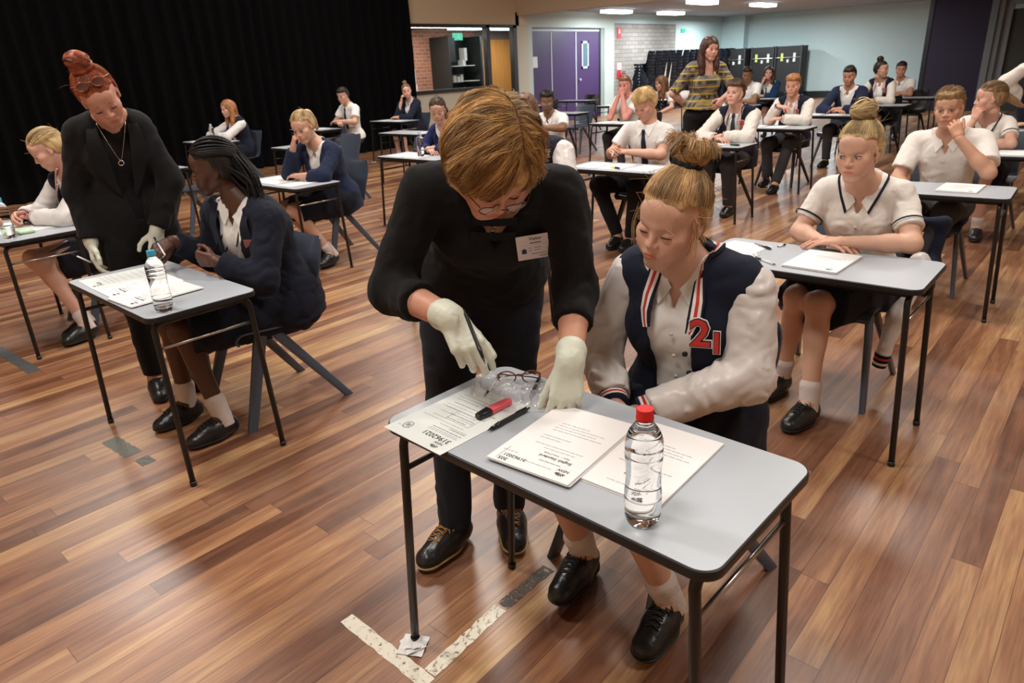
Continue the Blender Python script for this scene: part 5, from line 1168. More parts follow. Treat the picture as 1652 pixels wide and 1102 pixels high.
# 9. fair boy in tie
PEOPLE['Y']=person(dict(label='person with fair fringe, white shirt and navy tie looking down at their hands',near=1,seed=91,fem=0,
 hc=(-3.200,5.40,1.172),yaw=-4,pitch=28,roll=3,pel=(-3.17,5.52,.54),shR=(-3.395,5.47,.945),shL=(-3.03,5.50,.935),nb=(-3.205,5.485,1.005),bulk=1.08,
 elR=(-3.50,5.36,.76),wrR=(-3.41,5.22,.81),elL=(-2.975,5.30,.78),wrL=(-3.235,5.22,.80),skin=(.62,.34,.24),lid=.1,brow=(.35,.22,.1),
 legs={'R':[(-3.27,5.49,.52),(-3.45,5.08,.53),(-3.27,5.12,.10),(.1,-1,0)],'L':[(-3.08,5.49,.52),(-3.06,5.06,.54),(-3.13,5.10,.10),(.1,-1,0)]},
 hands={'R':((.4,-.5,.1),(.6,.3,-.5),(40,50,30)),'L':((-.7,-.35,.1),(0,.3,-.8),(40,50,30))},outfit='tieshirt',tie=cm('navy_tie',(.014,.018,.035),.6,.2),tielen=.44,lower='trousers',sock=0,lowm=BLACKC(),
 hair='fringe',hcol=((.42,.25,.09),(.80,.58,.28)),thick=.018))
# 10.. others
def student(key,label,hc,yaw,pitch,outfit,hairk,arms='desk',seed=1,near=0,roll=0,mid=1,lower=None,**k):
    fem=k.get('fem',1); x,y,z=hc; dx,dy=PROWS[key][:2] if key in PROWS else (x,y-.4); lean=.10
    w=.155 if fem else .175; shz=z-.215; sy=y+.09
    sp=dict(label=label,near=near,seed=seed,hc=hc,yaw=yaw,pitch=pitch,roll=roll,pel=(x,max(dy+.52,y+.15),.54),shR=(x-w,sy,shz),shL=(x+w,sy,shz),nb=(x,sy,shz+.06),lid=k.pop('lid',.7),mid=mid,brow=k.pop('brow',(.08,.05,.03)))
    t=.765; dk=dy+.17
    A={'desk':dict(elR=(x-.24,dk+.03,t),wrR=(x-.03,dk-.08,t),elL=(x+.24,dk+.03,t),wrL=(x+.03,dk-.06,t+.02)),
       'chinR':dict(elR=(x-.14,y-.16,t),wrR=(x-.065,y-.09,z-.165),elL=(x+.22,dk+.03,t),wrL=(x-.02,dk-.05,t)),
       'chinL':dict(elL=(x+.14,y-.16,t),wrL=(x+.045,y-.10,z-.165),elR=(x-.22,dk+.03,t),wrR=(x+.02,dk-.05,t)),
       'fists':dict(elR=(x-.13,y-.18,t),wrR=(x-.03,y-.11,z-.13),elL=(x+.13,y-.18,t),wrL=(x+.03,y-.11,z-.13)),
       'fold':dict(elR=(x-.25,y-.02,.80),wrR=(x-.0,y-.17,.80),elL=(x+.25,y-.02,.80),wrL=(x+.02,y-.18,.82)),
       'lap':dict(elR=(x-.24,y-.02,.72),wrR=(x-.07,y-.22,.62),elL=(x+.24,y-.02,.72),wrL=(x+.07,y-.22,.62))}[arms]
    sp.update(A); hd={'R':((.9,-.3,0),(0,.2,-1),(25,30,20)),'L':((-.9,-.3,0),(0,.2,-1),(25,30,20))}
    if arms=='chinR': hd['R']=((.25,.1,.9),(.4,.8,-.1),(50,60,30))
    if arms=='chinL': hd['L']=((-.25,.1,.9),(-.4,.8,-.1),(50,60,30))
    if arms=='fists': hd={'R':((.3,.1,.9),(.5,.7,0),(70,80,40)),'L':((-.3,.1,.9),(-.5,.7,0),(70,80,40))}
    sp['hands']=hd; sp['outfit']=outfit; sp['hair']=hairk; px,py,_=sp['pel']
    sp['legs']=k.pop('legs',None) or seatlegs(px,py,fy=k.pop('fy',.02)); sp['lower']=lower or ('skirt' if fem else 'trousers')
    if not fem: sp['sock']=0
    sp.update(k); PEOPLE[key]=person(sp)
BK=((.012,.009,.008),(.035,.025,.02)); DB=((.035,.018,.010),(.10,.055,.03)); MBN=((.11,.055,.028),(.26,.15,.08)); TIEM=cm('slate_tie',(.035,.040,.055),.6,.2)
student('V','person with parted dark hair in navy knit, just left of the visitor',(-5.411,5.10,1.143),38,20,'cardigan','sidepony',seed=101,near=1,skin=(.56,.33,.24),hcol=DB,lid=.2,tail=[(.05,-.08,.0),(.07,-.07,-.05),(.07,-.03,-.12)],gather=(0,-1,-.1),jm=cm('royal_navy_knit',(.018,.028,.10),.9,.2),open=(.30,.02,.2))
student('S','person with glasses, short black hair and a white short-sleeved shirt, arms folded',(-5.501,7.00,1.111),36,14,'blouse','short','fold',seed=111,near=1,fem=0,skin=(.24,.115,.06),lip=(.22,.09,.07),hcol=BK,beard=.35,lid=.5,sl=.78,brow=(.01,.008,.006))
student('K','red-cheeked person in a white shirt leaning their face on both fists',(-5.69,9.05,1.199),8,8,'blouse','crop','fists',seed=121,fem=0,skin=(.70,.30,.24),hcol=MBN,lid=.4)
student('Z','person in varsity jacket and grey tie with dark fringe, chin raised',(-3.129,7.02,1.171),-2,-4,'varsity','fringe','desk',seed=131,near=1,fem=0,skin=PINK,hcol=((.05,.028,.016),(.16,.09,.05)),tie=TIEM,satin=cm('cream_satin',(.72,.66,.60),.4),emtxt='2',lid=.4,open=(.60,.05,.05),ems=.11,emx=.10)
student('H','smiling person with curly red hair in a varsity jacket, one fist at the chest',(-3.232,8.85,1.154),6,8,'varsity','curly','desk',seed=141,near=1,fem=0,skin=(.70,.38,.28),hcol=((.20,.07,.02),(.48,.22,.08)),satin=cm('cream_satin',(.72,.66,.60),.4),emtxt='2',lid=.3,elR=(-3.40,8.66,.77),wrR=(-3.30,8.62,.93),elL=(-2.98,8.66,.77),wrL=(-3.22,8.56,.80),ems=.09,legs={'R':[(-3.32,8.95,.52),(-3.34,8.5,.52),(-3.36,8.6,.1),(0,-1,0)],'L':[(-3.14,8.95,.52),(-3.08,8.5,.54),(-3.10,8.22,.095),(0,-1,0)]})
student('J','person with tousled black hair in a navy blazer over an open white shirt',(-3.14,10.65,1.19),2,14,'blazer','short','desk',seed=151,fem=0,skin=(.52,.27,.18),hcol=BK,badge=1,lid=.3,open=(.36,.02,.25))
student('T','person with a high black bun in a varsity jacket turning to the right',(-3.20,12.42,1.212),78,4,'varsity','bunx','desk',seed=161,skin=(.55,.31,.22),hcol=BK,bun=((0,-.05,.15),.05),satin=cm('cream_satin',(.72,.66,.60),.4),ems=.09)
student('C','person with curly black hair in a white shirt, elbow out on the far desk',(-3.343,14.2,1.157),14,4,'blouse','curly','desk',seed=171,fem=0,skin=(.48,.25,.17),hcol=BK)
student('X','person with a brown ponytail in profile, white blouse, hand at the chin, right edge',(-.969,7.00,1.105),-66,6,'polo','pony','chinR',seed=181,near=1,skin=(.60,.34,.25),hcol=((.15,.08,.04),(.40,.25,.13)),ctrim=NAVY(),tail=[(0,-.10,.02),(0,-.14,-.02),(.0,-.19,-.06),(0,-.24,-.10)],gather=(0,-1,.15))
student('X2','person at the far right edge raising a pale-sleeved arm to the head',(-.80,8.80,1.20),10,10,'varsity','short','chinR',seed=191,fem=0,skin=OLIVE,hcol=DB,elR=(-1.10,8.74,1.15),wrR=(-.93,8.74,1.30),satin=cm('cream_satin',(.72,.66,.60),.4))
student('W','person with long auburn hair in a varsity jacket by the curtain',(-10.18,5.40,1.135),-4,10,'varsity','long','desk',seed=201,skin=PINK,hcol=((.20,.07,.025),(.50,.24,.10)),satin=cm('white_satin',(.70,.67,.66),.4),len=.28,ems=.09)
student('M','person in white shirt and thin tie, arms folded by the curtain',(-9.89,7.25,1.208),12,18,'tieshirt','short','fold',seed=211,fem=0,skin=(.60,.36,.26),hcol=BK,tie=cm('navy_tie',(.014,.018,.035),.6,.2),lid=.1)
student('B','person with brown top knot in navy cardigan, hand at the cheek, by the curtain',(-10.10,8.80,1.194),48,6,'cardigan','bunx','chinR',seed=221,skin=PINK,hcol=MBN,bun=((0,-.03,.145),.042),roll=10,badge=1,open=(.34,.02,.22),jm=cm('navy_knit',(.012,.016,.034),.9,.2))
student('A','person in a bright blue blazer at the far desk, hand raised beside the face',(-5.675,14.2,1.165),22,0,'blazer','long','chinR',seed=231,skin=PINK,hcol=DB,jm=cm('blue_blazer',(.012,.045,.12),.9,.2),len=.16)
student('O','person with cropped black hair in a white shirt hidden behind the varsity-jacket boy',(-5.33,12.4,1.203),20,20,'blouse','short','desk',seed=241,fem=0,skin=(.30,.15,.09),hcol=BK)
student('I','person with long straight brown hair in a white blouse behind the standing woman',(-6.55,11.6,1.12),-40,14,'blouse','long','lap',seed=251,skin=PINK,hcol=((.10,.045,.022),(.24,.12,.06)),len=.30,wrR=(-6.6,11.4,.62))
student('Hd','person in a pearl-sleeved varsity jacket mostly hidden behind the standing visitor',(-2.93,3.50,1.225),20,30,'varsity','short','desk',seed=261,near=1,fem=0,skin=OLIVE,hcol=((.12,.055,.03),(.26,.14,.08)),lid=.1,elL=(-2.545,3.43,.80),wrL=(-2.75,3.27,.77),shL=(-2.68,3.56,1.02))
# standing woman in plaid
PEOPLE['PL']=person(dict(label='standing person with long dark hair in a yellow and black plaid top',near=1,seed=271,base=(-3.72,7.53,0),
 hc=(-3.662,7.500,1.597),yaw=58,pitch=6,roll=-3,pel=(-3.747,7.550,0.930),shR=(-3.817,7.370,1.395),shL=(-3.587,7.650,1.395),nb=(-3.702,7.520,1.455),bulk=1.04,armr=1.08,
 elR=(-3.977,7.310,1.160),wrR=(-3.917,7.480,1.030),elL=(-3.42,7.66,1.17),wrL=(-3.44,7.42,1.10),skin=(.66,.36,.28),lid=.7,brow=(.05,.03,.02),
 hands={'R':((.3,.9,-.2),(.9,-.2,0),(30,30,20)),'L':((-.3,-.5,-.8),(-.5,.5,0),(35,40,20))},legs={'R':[(-3.817,7.470,0.890),(-3.837,7.470,0.480),(-3.837,7.490,0.095),(.6,-.8,0)],'L':[(-3.677,7.620,0.890),(-3.667,7.630,0.480),(-3.677,7.630,0.095),(.8,-.5,0)]},
 outfit='plaid',lower='trousers',lowm=BLACKC(),sock=0,hair='long',hcol=((.030,.013,.009),(.10,.045,.03)),thick=.014,len=.30,fwd=.03,lw=1.0))
# ---- extra clothing for the standing adults
def extra_top(sp,m,e,sl,hem,v=None,o=None,name='top',wr_=(.0065,12),armw=1.15):
    c=sp['_']; nb,up,f0,side,pel=c['nb'],c['up'],c['f0'],c['side'],c['pel']; put=c['put']; f=SDF(); bw=sp.get('bulk',1)
    for p,k in c['tor'](e): f.add(p,k)
    for s in(-1,1): f.add(rc(pel+up*.02+side*s*.07,pel+up*hem+side*s*.08,.115*bw+e,.12*bw+e),.06)
    ar=sp.get('armr',1)
    for sd in 'RL':
        s_,e_,w_=c['arms'][sd]; r0=(.046*ar+e*.5)*armw;r1=(.043*ar+e*.5)*armw;r2=(.036*ar+e*.5)*armw
        if sl<=1: f.add(capped(s_,lerp(s_,e_,sl),r0,r1*1.1,False,True),.03)
        else: f.add(rc(s_,e_,r0,r1),.03); f.add(capped(e_,lerp(e_,w_,sl-1),r1,lerp(r1,r2,sl-1),False,True),.03)
    Tq=lambda P: ((P-nb)@np.stack([side,f0,up]).T)
    f.sub(rc(nb-up*.02+f0*.01,nb+up*.12,.064,.075),.008)
    def wedge(depth,w0,k):
        def fn(P):
            q=Tq(P); return np.maximum(np.maximum(np.abs(q[...,0])-(w0+(q[...,2]+depth)*k),-(q[...,1]-.0)),-(q[...,2]+depth))*.8
        return fn,nb-.6,nb+.6
    if v: f.sub(wedge(*v),.004)
    f.cut(pel+up*hem,-up); f.warp(wrinkle(wr_[0],wr_[1],sp['seed'])); f.warp(wrinkle(wr_[0]*.45,wr_[1]*2.3,sp['seed']+1))
    return put(f.obj(name,c['vb'],m,c['root']))
v=PEOPLE['VIS']; c=v['_']; nb,up,f0,side,off,put=[c[k] for k in('nb','up','f0','side','off','put')]
extra_top(v,BLACKC(),.014,1.52,-.16,v=(.135,.0,.55),name='black_top',armw=1.1)
pr=c['tor'](.016)
def onv(x,z,l=.003): return hit(pr,nb+side*x+up*z+f0*.35,-f0)+f0*l
for z0 in (-.045,-.085):
    V,Q=sheet([onv(x,z0+.010) for x in np.linspace(-.058,.058,9)],[onv(x,z0-.010) for x in np.linspace(-.058,.058,9)],.004); put(MB().add(V,Q).build('neckline_strap',BLACKC(),c['root']))
P=[nb+side*x*.06+f0*y+up*z for x,y,z in ((-1,.02,.02),(-.8,.075,-.01),(-.35,.095,-.05),(0,.10,-.085),(.35,.095,-.05),(.8,.075,-.01),(1,.02,.02))]
GOLD=mat('silver_chain',(.55,.48,.42),.25,metal=1); nk=put(MB().tube(spline(P,24),.0011,6).build('necklace',GOLD,c['root'],smooth=True))
MB().lathe([(0,-.010),(.006,-.006),(.006,.004),(0,.008)],10,P[3]+f0*.004-up*.008).build('pendant',GOLD,nk,smooth=True)
# badge
bp=onv(.112,-.112,.022); X=nrm(A_(.70,.70,.10)); Y=nrm(up*.45+A_(-.1,.1,.65))
Mb=onframe(bp+off,X,Y); BADGE=mat('badge_card',(.72,.62,.62),.35)
bd=MB(); bd.box((-.0475,-.034,-.0008),(.0475,.034,.0008)); bd=bd.build('visitor_badge',BADGE,c['root']); bd.matrix_local=Mb; bd['label']='white visitor badge'
INK=mat('black_ink',(.03,.03,.035),.7); GINK=mat('grey_ink',(.30,.29,.30),.8); BL=mat('blue_ink',(.08,.15,.35),.7)
text_mesh('Visitor',.0125,INK,bd,Matrix.Translation((.004,.024,.001)),.0001,bold=1)
def lines(parent,rows,m=None,z=.0009,name='printed_lines'):
    b=MB()
    for x0,y,x1,h in rows: b.box((x0,y-h/2,z-.0002),(x1,y+h/2,z))
    return b.build(name,m or GINK,parent)
lines(bd,[(-.012,.012,.018,.0025)],INK,name='printed_line'); 
for y,x0,x1 in((-.002,-.018,-.008),(-.002,-.002,.016),(-.009,-.018,-.008),(-.009,-.002,.014),(-.019,-.010,.028),(.006,-.03,.04),(-.027,.01,.04)): lines(bd,[(x0,y,x1,.0022 if y not in(.006,) else .0005)],GINK,name='printed_line')
MB().box((-.036,-.016,.0008),(-.022,-.004,.0011)).build('badge_photo',BL,bd); MB().prism([(-.034,-.016),(-.024,-.016),(-.025,-.004),(-.029,-.001),(-.033,-.004)],.0011,.0013).build('badge_photo_figure',INK,bd)
glasses(v,mat('tortoise_dark',(.05,.03,.03),.3),loc=(0,.010,-.008))
# red-haired supervisor: black top, open long blazer
v=PEOPLE['RED']; c=v['_']; nb,up,f0,side,off,put=[c[k] for k in('nb','up','f0','side','off','put')]
extra_top(v,cm('black_jersey',(.007,.007,.008),.85,.1),.010,.5,-.06,v=(.06,.01,.5),name='black_top')
extra_top(v,BLACKC(),.019,1.95,-.28,v=(.46,.012,.12),name='blazer')
pr=c['tor'](.020)
def onr(x,z,l=.006): return hit(pr,nb+side*x+up*z+f0*.35,-f0)+f0*l
for s in(-1,1):
    A=[nb-f0*.062+up*.028,nb-f0*.02+side*s*.062+up*.02]+[onr(s*max(.012+(z+.46)*.12,.01),z) for z in(-.05,-.14,-.24,-.34)]
    B=[nb-f0*.08+up*.004,nb-f0*.03+side*s*.09]+[onr(s*(.012+(z+.46)*.12+w),z,.008) for z,w in((-.04,.045),(-.13,.07),(-.24,.05),(-.34,.008))]
    V,Q=sheet(spline(A,20),spline(B,20),.005); autosmooth(put(MB().add(V,Q).build('lapel',BLACKC(),c['root'])),50)
P=[nb+side*x*.07+f0*y+up*z for x,y,z in ((-1,.02,.01),(-.7,.10,-.04),(-.3,.135,-.12),(0,.145,-.165),(.3,.135,-.12),(.7,.10,-.04),(1,.02,.01))]
nk=put(MB().tube(spline(P,24),.0013,6).build('necklace',GOLD,c['root'],smooth=True)); MB().tube([P[3]+f0*.004+.011*(cos(a)*side+sin(a)*up)-up*.012 for a in np.linspace(0,2*pi,15)],.0025,6).build('ring_pendant',GOLD,nk,smooth=True)
glasses(v,mat('copper_frame',(.35,.14,.08),.3,metal=.6),loc=(0,-.026,.066),tilt=.62,fr=.0026,lensm=mat('tinted_lens',(.16,.07,.06),.12,alpha=.75))
glasses(PEOPLE['S'],mat('dark_metal',(.06,.05,.05),.3))
# plaid top
def plaid():
    m,nt,b=new_mat('yellow_plaid'); N=nt.nodes.new; L=nt.links.new
    tc=N('ShaderNodeTexCoord'); sp=N('ShaderNodeSeparateXYZ'); L(tc.outputs['Object'],sp.inputs[0])
    def band(o,sc,w,ph=0):
        a=N('ShaderNodeMath');a.operation='MULTIPLY_ADD';L(o,a.inputs[0]);a.inputs[1].default_value=sc;a.inputs[2].default_value=ph
        f=N('ShaderNodeMath');f.operation='FRACT';L(a.outputs[0],f.inputs[0]); g=N('ShaderNodeMath');g.operation='LESS_THAN';L(f.outputs[0],g.inputs[0]);g.inputs[1].default_value=w; return g.outputs[0]
    ad=N('ShaderNodeMath');ad.operation='SUBTRACT';L(sp.outputs[0],ad.inputs[0]);L(sp.outputs[1],ad.inputs[1])
    col=(.035,.032,.032,1); cur=None
    def mix(fac,c,prev,k=1):
        n=N('ShaderNodeMixRGB'); mm=N('ShaderNodeMath');mm.operation='MULTIPLY';L(fac,mm.inputs[0]);mm.inputs[1].default_value=k; L(mm.outputs[0],n.inputs[0]); n.inputs[2].default_value=c
        if prev is None: n.inputs[1].default_value=col
        else: L(prev,n.inputs[1])
        return n.outputs[0]
    cur=mix(band(ad.outputs[0],22,.5),(.25,.22,.20,1),None,.6); cur=mix(band(sp.outputs[2],13,.5,.3),(.22,.19,.17,1),cur,.6); cur=mix(band(sp.outputs[2],14,.17,.05),(.60,.42,.05,1),cur,.9); cur=mix(band(ad.outputs[0],11,.13,.1),(.50,.34,.05,1),cur,.7)
    L(cur,b.inputs['Base Color']); b.inputs['Roughness'].default_value=.8; return m
v=PEOPLE['PL']; c=v['_']; extra_top(v,plaid(),.016,.95,.06,v=(.11,.045,.25),name='plaid_top',armw=1.02)
# long hair strands handled by shell
# ------------------------------------------------------------------ papers, bottles, pens
PAPER=mat('white_paper',(.77,.77,.77),.7); PAPERG=mat('pale_green_paper',(.70,.74,.72),.7); PK=mat('off_white_paper',(.79,.765,.76),.7)
TZ=.7205
def at_(x,y,z,rz): return Matrix.Translation((x,y,z))@Matrix.Rotation(rz,4,'Z')
def sheetp(x,y,rz,label,th=.0009,z=TZ,w=.21,h=.297,m=None,curl=0,group=None,name='exam_sheet',pages=1):
    root=empty(name,(x,y,z),rz,label,'exam paper' ,group)
    n,k=10,14
    for pg in range(pages):
        o=MB(); jx,jy=(rng.normal(0,.0022,2) if pg else (0,0)); V=[];t=th/pages
        for s in(0,1):
            for i in range(n+1):
                for j in range(k+1):
                    u,v=i/n,j/k; zz=(pages-1-pg)*t+s*t*.92+ (curl*max(0,v-.72)**2*8*(u) if curl else 0)*(1 if pg<pages/2 else .35)+.0003
                    V.append(((u-.5)*w+jx,(v-.5)*h+jy,zz))
        m1=(n+1)*(k+1); Q=[]
        for i in range(n):
            for j in range(k):
                a=i*(k+1)+j; Q.append((m1+a,m1+a+k+1,m1+a+k+2,m1+a+1)); Q.append((a,a+1,a+k+2,a+k+1))
        for i in range(n):
            for j in(0,k): a=i*(k+1)+j; Q.append((a,a+k+1,m1+a+k+1,m1+a) if j==0 else (a,m1+a,m1+a+k+1,a+k+1))
        for j in range(k):
            for i in(0,n): a=i*(k+1)+j; Q.append((a,m1+a,m1+a+1,a+1) if i==0 else (a,a+1,m1+a+1,m1+a))
        o.add(V,Q).build('cover_page' if pg==0 else 'page',m or PAPER,root)
    root['_th']=th; return root
def line(par,x0,x1,y,h=.0016,m=None,z=.0013,name='printed_line'):
    x0,x1=-x1,-x0; b=MB(); r=random.Random(int(abs(y*9999)+x0*777)); x=x0
    while x<x1-.004:
        l=r.uniform(.006,.016); e=min(x+l,x1); b.box((x,y-h/2,z),(e,y+h/2,z+.00012)); x=e+.0022
    return b.build(name,m or GINK,par)
def logo(par,x,y,s,z,m=None):
    x=-x
    b=MB()
    for a in np.linspace(-1.3,1.3,7): b.prism([(x+s*.1*sin(a),y+s*.1*cos(a)-s*.1),(x+s*.55*sin(a-.16),y+s*.45*cos(a-.16)),(x+s*.7*sin(a),y+s*.6*cos(a)),(x+s*.55*sin(a+.16),y+s*.45*cos(a+.16))],z,z+.0002)
    b.build('state_logo',m or INK,par); text_mesh('NSW',s*.62,m or INK,par,Matrix.Translation((x,y-s*.55,z)),.0001,bold=1)
FD=R_(-2.06)
# near desk: personal details sheet, read from the student's side
p=sheetp(-1.132,1.052,pi+R_(-3),'pale green-white candidate sheet printed 31962021 overhanging the near desk\'s left end',m=PAPERG,h=.30)
logo(p,.062,.128,.020,.0012); text_mesh('31962021',.0235,INK,p,Matrix.Translation((-.035,.100,.0012)),.0001,bold=1)
b=MB(); [b.tube([(.066+.012*cos(a),.105+.015*sin(a),.0013),(.066+.012*cos(a+.5),.105+.015*sin(a+.5),.0013)],.0012,4) for a in np.linspace(0,6,13)]; b.box((.060,.098,.0011),(.072,.110,.0014)).build('crest_print',GINK,p)
for y,x0,x1,m_ in ((.082,-.02,.085,GINK),(.076,-.02,.08,GINK),(.068,-.02,.085,INK),(.056,.03,.085,INK),(.050,-.01,.085,GINK),(.038,-.085,.06,GINK),(.018,-.02,.045,INK),(.008,.0,.06,GINK),(-.002,-.03,.055,GINK),(-.012,-.02,.05,GINK),(-.024,-.085,.07,GINK),(-.036,-.085,.06,GINK),(-.050,-.07,.08,INK),(-.070,-.08,-.0,GINK),(-.082,-.085,.05,GINK),(-.095,-.08,.075,GINK),(-.120,-.03,.08,GINK),(.115,-.096,-.05,GINK)): line(p,x0,x1,y,m=m_)
MB().box((-.062,-.022,.0012),(.066,-.0208,.0014)).box((-.062,.024,.0012),(.066,.0252,.0014)).box((-.062,-.022,.0012),(-.0608,.024,.0014)).box((.02,-.022,.0012),(.0212,.024,.0014)).box((-.062,.0,.0012),(.066,.0012,.0014)).build('printed_table',GINK,p)
def booklet(x,y,rz,label,num,curl=0,z=TZ,title=True,th=.0045,grp=None,pages=6):
    p=sheetp(x,y,rz,label,th=th,z=z,m=PK,curl=curl,pages=pages,name='exam_booklet',group=grp); T=th+.0005
    logo(p,.070,.120,.020,T); line(p,-.03,.045,.118,z=T); line(p,.0,.055,.098,z=T,m=INK)
    if title:
        text_mesh('English Standard',.0125,INK,p,Matrix.Translation((-.030,.080,T)),.0001,bold=1); text_mesh('Paper 1   Area of Study',.0070,INK,p,Matrix.Translation((-.025,.066,T)),.0001)
    if num:
        text_mesh('31962021',.0150,INK,p,Matrix.Translation((.050,.118,T)),.0001,bold=1); text_mesh('305',.0165,INK,p,Matrix.Translation((.070,.135,T)),.0001,bold=1); line(p,-.098,-.055,.100,z=T)
    for y,x0,x1 in ((.050,-.02,.06),(.038,-.05,.075),(.012,-.06,.0),(.0,-.055,.02),(-.03,-.05,.08),(-.042,-.05,.06),(-.054,-.05,.075),(-.066,-.05,.03)): line(p,x0,x1,y,z=T)
    MB().box((.085,.085,T),(.0862,.14,T+.0002)).build('printed_rule',GINK,p)
    return p
booklet(-.655,1.155,pi+R_(1),'white English Standard booklet lying flat under the bottle\'s left side on the near desk',False,pages=5)
booklet(-.842,1.100,pi+R_(4),'white English Standard booklet printed 305, under the gloved hand on the near desk',True,curl=0.0,z=TZ+.0052,pages=7,th=.0052)
# ---- bottles
PET=mat('clear_pet',(.97,.98,.98),.03,trans=1,ior=1.16,spec=.7); WATER=mat('water',(.96,.99,1),.0,trans=1,ior=1.33)
def bottle(x,y,z,cap,label,h=.235,r=.0345,level=.80,grp=None,n=40):
    t=empty('water_bottle',(x,y,z),0,label,'bottle',grp); H_=h-.018
    prof=[(.001,.006),(r*.55,.004),(r*.80,.0),(r*.97,.012),(r,.028),(r,.055),(r*.985,.058),(r,.062),(r*.95,.085),(r*.93,.105),(r*.96,.125),(r,.138),(r*.97,.142),(r,.146),(r,.156),(r*.965,.159),(r,.163),(r*.97,.175),(r*.82,.190),(r*.58,.203),(r*.40,H_-.004),(r*.40,H_+.010)]
    prof=[(a,b*h/.235) for a,b in prof]; S=spline([(a,b,0) for a,b in prof],60)
    a=np.arange(n)*2*pi/n; V=[]
    for rr,zz,_ in S:
        k=np.clip(1-zz/(.03),0,1); w=1-.16*k*(.5+.5*np.cos(5*a)); V.append(np.c_[rr*w*np.cos(a),rr*w*np.sin(a),np.full(n,max(zz,0))])
    V=np.concatenate(V); m=len(S); Q=[(i*n+j,i*n+(j+1)%n,(i+1)*n+(j+1)%n,(i+1)*n+j) for i in range(m-1) for j in range(n)]
    MB().add(V,Q).build('bottle_body',PET,t,smooth=True)
    lv=level*h; W=[(rr*.965,zz) for rr,zz,_ in S if .004<zz<lv]; W=[(.0005,W[0][1])]+W+[(W[-1][0],lv),(.0005,lv)]
    MB().lathe(W,n).build('water',WATER,t,smooth=True)
    c=MB().lathe([(0,H_-.004),(r*.44,H_-.004),(r*.47,H_-.002),(r*.47,H_+.002),(r*.455,H_+.003),(r*.455,H_+.016),(r*.43,H_+.018),(0,H_+.018)],28).build('screw_cap',mat('cap_'+cap,dict(red=(.62,.02,.02),blue=(.05,.33,.50),white=(.45,.50,.60))[cap],.35),t,smooth=False); autosmooth(c,35)
    MB().lathe([(r*.42,H_-.012),(r*.47,H_-.012),(r*.47,H_-.007),(r*.42,H_-.007)],24).build('neck_ring',PET,t,smooth=True)
    return t
b=bottle(-.555,.962,TZ,'red','clear ribbed water bottle with a red cap standing on the near desk')
logo(b,0,0,.001,0) if 0 else None
bottle(-2.665,1.010,TZ,'blue','clear water bottle with a blue cap, empty, on the braided student\'s desk',level=.10)
bottle(-4.90,1.10,TZ,'blue','clear water bottle with a teal cap at the left edge of the photo',level=.3,n=24)
bottle(-5.42,4.83,TZ,'white','small water bottle on the desk left of the visitor\'s shoulder',n=20)
bottle(-10.05,5.02,TZ,'white','small water bottle on the farthest left desk by the curtain',n=20)
bottle(-5.62,13.95,TZ,'blue','blue-tinted water bottle in front of the student in a blue blazer',n=20)
# ---- pens and small things
BP=mat('black_plastic_gloss',(.015,.015,.017),.25); PINKM=mat('fluoro_pink',(.85,.13,.16),.35); YEL=mat('fluoro_yellow',(.62,.75,.08),.4); BLUEP=mat('blue_pen_plastic',(.03,.08,.45),.35); CLEARP=mat('clear_pen_barrel',(.75,.75,.78),.2)
def pen(a,b,label,kind='click',r=.0048,name='pen',cat='pen',grp=None):
    a=np.array(a,float);b=np.array(b,float); t=empty(name,tuple(a),0,label,cat,grp); d=b-a; L_=np.linalg.norm(d); u=d/L_; P=lambda s:u*s*L_
    if kind=='click':
        MB().tube([P(.10),P(.28),P(.30),P(.9),P(.93)],[r*.75,r*1.15,r,r,r*.8],12).build('barrel',BP,t,smooth=True); MB().tube([P(0),P(.02),P(.10)],[.0006,.0012,r*.75],10).build('tip',STEEL if 0 else BP,t,smooth=True)
        MB().tube([P(.93),P(1.0)],r*.45,8).build('button',BP,t,smooth=True); k=nrm(np.cross(u,[0,0,1]))*.0 + A_(0,0,1)*(r+.0018); MB().tube([P(.66)+k,P(.93)+k*.9],.0013,6).build('clip',BP,t,smooth=True)
    elif kind=='ball':
        MB().tube([P(.12),P(.78)],r*.8,10).build('barrel',CLEARP,t,smooth=True); MB().tube([P(0),P(.03),P(.12)],[.0006,.0012,r*.7],10).build('tip',BP,t,smooth=True); MB().tube([P(.70),P(.99),P(1)],[r*.95,r*.95,r*.6],10).build('cap',BP,t,smooth=True)
    return t
pen((-1.018,1.035,TZ+.0065),(-1.012,1.185,TZ+.0065),'chunky black click pen lying on the near desk beside the candidate sheet',r=.0062)
pen((-1.045,1.225,TZ+.008),(-1.105,1.345,TZ+.009),'slim black pen inside the clear plastic bag on the near desk')
t=empty('highlighter',(-1.080,1.075,TZ+.0105),R_(90),'pink highlighter with a black cap on the candidate sheet','highlighter')
def rb(b,x0,x1,w0,w1,h0,h1):
    V=[];n=16
    for x,w_,h_ in((x0,w0*.8,h0*.8),(x0+.003,w0,h0),(x1-.003,w1,h1),(x1,w1*.85,h1*.85)):
        for i in range(n):
            a=2*pi*i/n; V.append((x,w_*np.sign(cos(a))*abs(cos(a))**.55,h_*np.sign(sin(a))*abs(sin(a))**.55))
    V+= [(x0,0,0),(x1,0,0)]; Q=[(i*n+j,i*n+(j+1)%n,(i+1)*n+(j+1)%n,(i+1)*n+j) for i in range(3) for j in range(n)]; T=[(64,(j+1)%n,j) for j in range(n)]+[(65,48+j,48+(j+1)%n) for j in range(n)]
    return b.add(V,Q,T)
autosmooth(rb(MB(),.032,.105,.0125,.0115,.0085,.008).build('highlighter_barrel',PINKM,t)); autosmooth(rb(MB(),-.008,.034,.0095,.0135,.007,.0095).build('highlighter_cap',BP,t))
t.rotation_euler=(0,0,R_(86))
